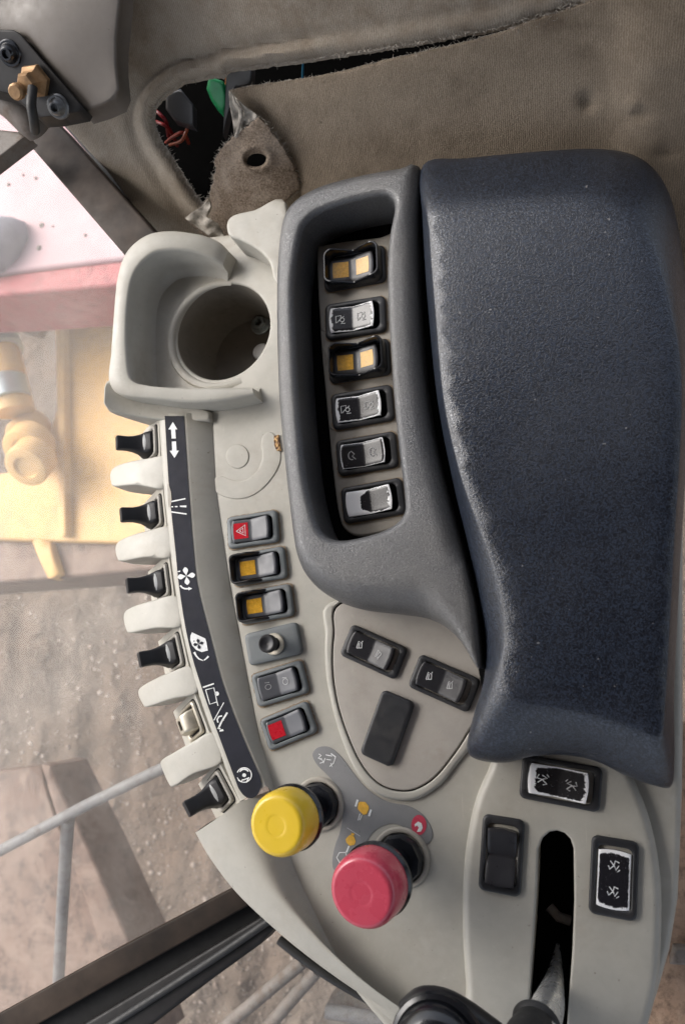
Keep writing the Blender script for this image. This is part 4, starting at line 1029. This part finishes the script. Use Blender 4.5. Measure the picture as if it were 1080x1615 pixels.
lr_ = thing('lower_window_rail', 'black grooved window rail running under the console corner', 'window rail', P(200, 1540, -150))
def line(mb, pts, h, depth, r=3): piece(mb, P2(pts, h), h, h - depth, r=r, spacing=30, seg=14)
mb = MB(); line(mb, [(-420, 1830), (160, 1510), (372, 1398), (400, 1424), (180, 1548), (-420, 1890)], -50, 50); mb.build('outer_strip', MAT['rail_brown'], lr_)
mb = MB(); line(mb, [(-420, 1868), (180, 1540), (400, 1416), (425, 1448), (200, 1590), (-420, 1960)], -75, 30); mb.build('channel', MAT['gasket'], lr_)
mb = MB(); line(mb, [(-420, 1945), (200, 1574), (420, 1440), (440, 1456), (410, 1490), (330, 1548), (230, 1625), (60, 1760), (-300, 2000)], -62, 50, 6); mb.build('inner_strip', MAT['rail_black'], lr_)
mb = MB(); tube(mb, [P(*q) for q in keyed([(60, 1690, -58), (220, 1588, -58), (340, 1510, -58), (430, 1448, -58)], 8)], 6, 10); mb.build('bead', MAT['rubber'], lr_)

# glass
gl = thing('window_pane', 'dusty clear window pane between the console and the yard below', 'window', P(150, 900, -205))
mb = MB()
def pane(pts, h, t=6):
    w = P2(pts, h); n = len(w)
    mb.add([(x, y, h) for x, y in w], [tuple(range(n))])
pane([(-260, 150), (30, 190), (420, 640), (520, 1350), (400, 1440), (-260, 1760)], -215)
mb.build('glass', MAT['glass'], gl, smooth=False)
gl2 = thing('lower_window_pane', 'dusty clear pane below the black rail under the console tip', 'window', P(450, 1600, -205)); mb = MB()
pane([(-100, 1800), (420, 1440), (560, 1440), (900, 1700), (900, 2000), (-100, 2000)], -222); mb.build('glass', MAT['glass'], gl2, smooth=False)

# console gasket along its lower edge
mb = MB(); q = keyed([(440, 1482, -12), (470, 1506, -12), (520, 1541, -12), (575, 1573, -14), (625, 1600, -18), (680, 1630, -22)], 6)
tube(mb, [P(*v) for v in q], 6.5, 10); tag(mb.build('edge_seal', MAT['rubber']), 'dark rubber edge seal along the lower edge of the console', 'seal')

# ================================================================== LEVER IN THE SLOT AND BLACK GRIP
lvr = thing('control_lever', 'chrome lever rod rising from the long slot into a black boot', 'lever', P(875, 1520, -60))
mb = MB(); tube(mb, [P(*q) for q in keyed([(879, 1490, -66), (876, 1530, -30), (869, 1566, 10), (859, 1602, 60), (846, 1645, 110)], 8)], list(np.linspace(2.5, 19, 20)) + list(np.linspace(20, 24, 13)), 24); mb.build('rod', MAT['chrome'], lvr)
mb = MB(); c0, c1 = P(846, 1614, 80), P(820, 1680, 150); ax = (c1 - c0).normalized()
lathe(mb, [(18, -2), (27, -3), (30, 1), (29, 5), (26, 8), (30, 30), (36, 90)], c0, ax, 40); mb.build('boot', MAT['rubber'], lvr)
pv_ = P(880, 1440, -60); mb = MB(); tube(mb, [P(866, 1430, -68), P(880, 1446, -64), P(898, 1452, -68)], 7, 10); mb.build('pivot', MAT['dark_steel'], lvr)
gk = thing('joystick_grip', 'round glossy black grip in front of the lower console edge', 'grip', P(700, 1620, 40))
c = P(692, 1654, 150)
mb = MB(); lathe(mb, [(30, -70), (48, -20), (58, -4), (60, 2), (58, 7), (53, 9), (50, 7), (50, 14), (44, 24), (30, 31), (14, 34), (.01, 34.5)], c, (-.12, .1, 1), 56); mb.build('dome', MAT['black_gloss'], gk)
mb = MB(); tube(mb, [P(*q) for q in keyed([(645, 1598, 128), (668, 1580, 132), (700, 1583, 130), (735, 1602, 120), (780, 1635, 110)], 6)], 17, 16); mb.build('collar', MAT['black'], gk)

# ================================================================== CAB FLOOR AND SIDE LEDGE (right)
mb = MB(); piece(mb, P2([(960, 1150), (1500, 1100), (1600, 1900), (900, 1900)], -420), -420, -440, r=0, spacing=200, seg=100)
fo = mb.build('cab_floor', MAT['floor']); fo['kind'] = 'structure'
mb = MB(); piece(mb, P2([(1062, 1495), (1200, 1500), (1200, 1530), (1056, 1522)], -395), -395, -419, r=5, spacing=30); tag(mb.build('floor_rail', MAT['dark_steel']), 'dark dusty rail lying on the brown cab floor', 'rail')

# ================================================================== OUTSIDE
H0 = -4300
g = thing
mb = MB(); S = 60000
mb.add([(-S, -S, H0), (S, -S, H0), (S, S, H0), (-S, S, H0)], [(0, 1, 2, 3)])
go = mb.build('ground', MAT['ground'], smooth=False); go['kind'] = 'structure'

def gravel():
    m_ = MB(); base = bmesh.new(); bmesh.ops.create_icosphere(base, subdivisions=1, radius=1.0)
    bv = np.array([tuple(v.co) for v in base.verts]); bf = [tuple(v.index for v in f.verts) for f in base.faces]; base.free()
    for k in range(5200):
        px, py = rng.uniform(-80, 620), rng.uniform(860, 1720)
        if px > 420 and py < 1450: continue
        den = math.sin(px * .021 + 1.0) * math.sin(py * .017) + .6 * math.sin(px * .05 + py * .03)
        if rng.random() > .55 + .4 * den: continue
        c = P(px, py, H0); r_ = 5 + 17 * rng.random() ** 4
        v = bv * (r_ * rng.uniform(.7, 1.3, 3)) * (1 + rng.normal(0, .12, (len(bv), 1)))
        a_ = rng.uniform(0, 6.28); ca, sa = math.cos(a_), math.sin(a_)
        m_.add([(c.x + x * ca - y * sa, c.y + x * sa + y * ca, H0 + q * .7 + r_ * .25) for x, y, q in v], bf)
    t = NT('pale_stones'); nn = t.noise(9, 3, .6)
    o = m_.build('gravel', t.fin(t.mix(t.ramp(nn, .35, .65), (.34, .29, .25), (.20, .155, .125)), .9, None, Specular_IOR_Level=.1), smooth=False)
    o['kind'] = 'stuff'; o['label'] = 'pale stones scattered over the dirt yard'
gravel()

def slab(pts, h, depth, r=20, sp=200, mbx=None):
    m_ = mbx or MB(); piece(m_, P2(pts, h), h, h - depth, r=r, spacing=sp, seg=80); return m_
mach = thing('yellow_machine_frame', 'dusty yellow machine frame with a round hub and brown side rail seen through the window', 'machine frame', P(120, 700, -3100))
slab([(86, 500), (330, 500), (330, 860), (-150, 848), (-150, 760), (60, 740), (90, 640)], -2500, 300).build('deck', MAT['yellow_paint'], mach)
mb = slab([(78, 497), (330, 499), (330, 508), (78, 506)], -2440, 200, 10); slab([(88, 506), (100, 506), (104, 845), (92, 845)], -2440, 100, 10, mbx=mb); mb.build('edge_strip', MAT['yellow_paint'], mach)
slab([(-150, 850), (330, 842), (330, 890), (90, 912), (-150, 930)], -2560, 500).build('side_rail', MAT['brown_steel'], mach)
mb = slab([(46, 848), (76, 850), (92, 905), (74, 912)], -2500, 120, 16); mb.build('web', MAT['yellow_paint'], mach)
def drum(mb, px, py, h, r, depth, ax=(0, 0, 1), n=40):
    lathe(mb, [(r, -depth), (r, -12), (r * .96, -3), (r * .9, 0), (r * .55, 0), (r * .5, -14), (.01, -14)], P(px, py, h), ax, n)
mb = MB(); drum(mb, 40, 738, -2200, 118, 130, (.05, -.72, .7)); drum(mb, 38, 712, -2300, 128, 120, (.05, -.72, .7)); drum(mb, 34, 690, -2380, 100, 160, (.05, -.72, .7)); mb.build('hub', MAT['yellow_paint'], mach)
cy_ = thing('hydraulic_cylinder', 'dusty tan hydraulic cylinder with pale steel rings on the yellow frame', 'cylinder', P(10, 560, -2400))
mb = MB(); tube(mb, [P(-60, 470, -2250), P(2, 560, -2250), P(24, 650, -2300)], 110, 24); mb.build('barrel', MAT['yellow_paint'], cy_)
mb = MB(); tube(mb, [P(-12, 520, -2240), P(4, 555, -2245)], 122, 28); tube(mb, [P(8, 600, -2260), P(16, 632, -2270)], 118, 28); mb.build('ring', MAT['steel_dull'], cy_)
mb = MB(); tube(mb, [P(18, 500, -2230), P(46, 510, -2230), P(70, 520, -2260)], [58, 60, 52], 20); mb.build('port', MAT['brown_steel'], cy_)

hood = thing('red_machine_cover', 'faded pinkish red machine cover with a dull red edge seen through the window', 'machine cover', P(80, 380, -2300))
slab([(-200, 120), (330, 120), (330, 402), (195, 408), (-200, 452)], -1700, 300).build('panel', MAT['pink_paint'], hood)
slab([(-200, 446), (0, 434), (195, 410), (330, 396), (330, 440), (160, 452), (0, 466), (-200, 480)], -1720, 420).build('edge', MAT['red_paint'], hood)
mb = MB()
for (x, y, r_) in ((20, 240, 5), (57, 281, 6), (14, 291, 6), (37, 276, 4), (66, 355, 9), (135, 371, 5), (84, 357, 3), (62, 391, 9)):
    c = P(x, y, -1698); lathe(mb, [(r_ * 1.5, 0), (r_ * 1.2, 4), (.01, 6)], c, n=14)
mb.build('bolt', MAT['dark_steel'], hood)
bag = MB(); pts = []
lathe(bag, [(150, -60), (170, 0), (140, 70), (80, 120), (.01, 130)], P(0, 388, -1660), (.1, .1, 1), 9, sx=1.0, sy=.62); 
tag(bag.build('grey_sack', simple('grey_cloth', (.19, .19, .22), .9, var=.35, scale=20, bump=.5), angle=70), 'crumpled grey cloth lying on the faded red machine cover', 'cloth')

hr = thing('handrail', 'grey tubular handrail crossing above the rusty step', 'handrail', P(100, 1400, -1100))
mb = MB(); tube(mb, [P(*q) for q in [(-420, 1562, -760), (0, 1342, -760), (140, 1268, -760), (270, 1205, -760), (420, 1130, -760)]], 15, 20); mb.build('rail', MAT['grey_tube'], hr)
mb = MB(); tube(mb, [P(108, 1290, -770), P(104, 1350, -900), P(98, 1450, -1050), (P(90, 1600, -1250)), P(84, 1720, -1400)], 18, 20); mb.build('post', MAT['grey_tube'], hr)
stp = thing('rusty_step', 'wide rusty brown steel step with a raised edge behind the handrail', 'step', P(60, 1400, -2100))
slab([(-200, 1240), (62, 1208), (90, 1300), (205, 1500), (250, 1640), (-200, 1760)], -1700, 200, 10).build('tread', MAT['brown_steel'], stp)
slab([(62, 1206), (76, 1208), (140, 1340), (206, 1490), (226, 1600), (190, 1600), (140, 1440), (96, 1310)], -1640, 260, 14).build('edge', MAT['brown_steel'], stp)

# things below the rail
for a_, b_, lb in (((478, 1516), (330, 1640), 'dusty grey hose hanging next to the black window rail'), ((500, 1530), (405, 1640), 'dusty grey hose hanging next to the step box under the console tip')):
    mb = MB(); tube(mb, [P(*a_, -900), P((a_[0] + b_[0]) / 2, (a_[1] + b_[1]) / 2, -930), P(*b_, -960)], 17, 16); tag(mb.build('hose', MAT['dark_steel']), lb, 'hose', 'hoses under the console tip')
bx = thing('lower_step_box', 'grey angular step box under the console tip', 'step box', P(560, 1600, -1300))
slab([(520, 1570), (560, 1552), (690, 1590), (700, 1700), (470, 1700), (500, 1620)], -1000, 300, 12).build('box', MAT['dark_steel'], bx)
mb = MB(); tube(mb, [P(515, 1594, -960), P(620, 1612, -960), P(720, 1628, -960)], 18, 16); mb.build('tube', MAT['grey_tube'], bx)

# ================================================================== CAB ROOF (out of view, added and shaped to shade the console; windows below stay open)
mb = MB(); piece(mb, [(-1550, -2300), (4600, -2300), (4600, 1100), (-1550, 1100)], 1600, 1550, r=20, spacing=600, seg=300)
ro_ = mb.build('shading_cab_roof', MAT['cover']); ro_['kind'] = 'structure'

# ================================================================== LIGHT
wd = bpy.data.worlds.new('World'); sc.world = wd; wd.use_nodes = True
nt = wd.node_tree; bg = nt.nodes['Background']
sky = nt.nodes.new('ShaderNodeTexSky'); sky.sky_type = 'NISHITA'; sky.sun_disc = False
sd = Vector((-.64, .24, .74)).normalized()          # towards the bright side window
sky.sun_elevation = math.asin(sd.z); sky.sun_rotation = math.atan2(sd.x, sd.y)
sky.air_density = .8; sky.dust_density = 4.0; sky.ozone_density = .6
hs_ = nt.nodes.new('ShaderNodeHueSaturation'); hs_.inputs['Saturation'].default_value = .5      # thin overcast
nt.links.new(sky.outputs[0], hs_.inputs['Color']); nt.links.new(hs_.outputs[0], bg.inputs['Color']); bg.inputs['Strength'].default_value = .15
ld = bpy.data.lights.new('sun', 'SUN'); ld.energy = 1.5; ld.angle = math.radians(48); ld.color = (1, .97, .93)
lo = bpy.data.objects.new('sun', ld); C.objects.link(lo)
lo.rotation_euler = (-sd).to_track_quat('-Z', 'Y').to_euler(); lo.location = sd * 3

# ================================================================== CAMERA
cd = bpy.data.cameras.new('camera'); co = bpy.data.objects.new('camera', cd); C.objects.link(co)
cd.sensor_fit = 'VERTICAL'; cd.sensor_height = 24.0; cd.lens = 24.0 * F / 1615.0
cd.dof.use_dof = True; cd.dof.focus_distance = .50; cd.dof.aperture_fstop = 7.0
cd.clip_start = .01; cd.clip_end = 200
m4 = M.to_4x4(); m4.translation = POS * U; co.matrix_world = m4
sc.camera = co
sc.view_settings.view_transform = 'Standard'; sc.view_settings.look = 'None'; sc.view_settings.gamma = 1; sc.view_settings.exposure = 1.15
sc.view_settings.use_curve_mapping = False
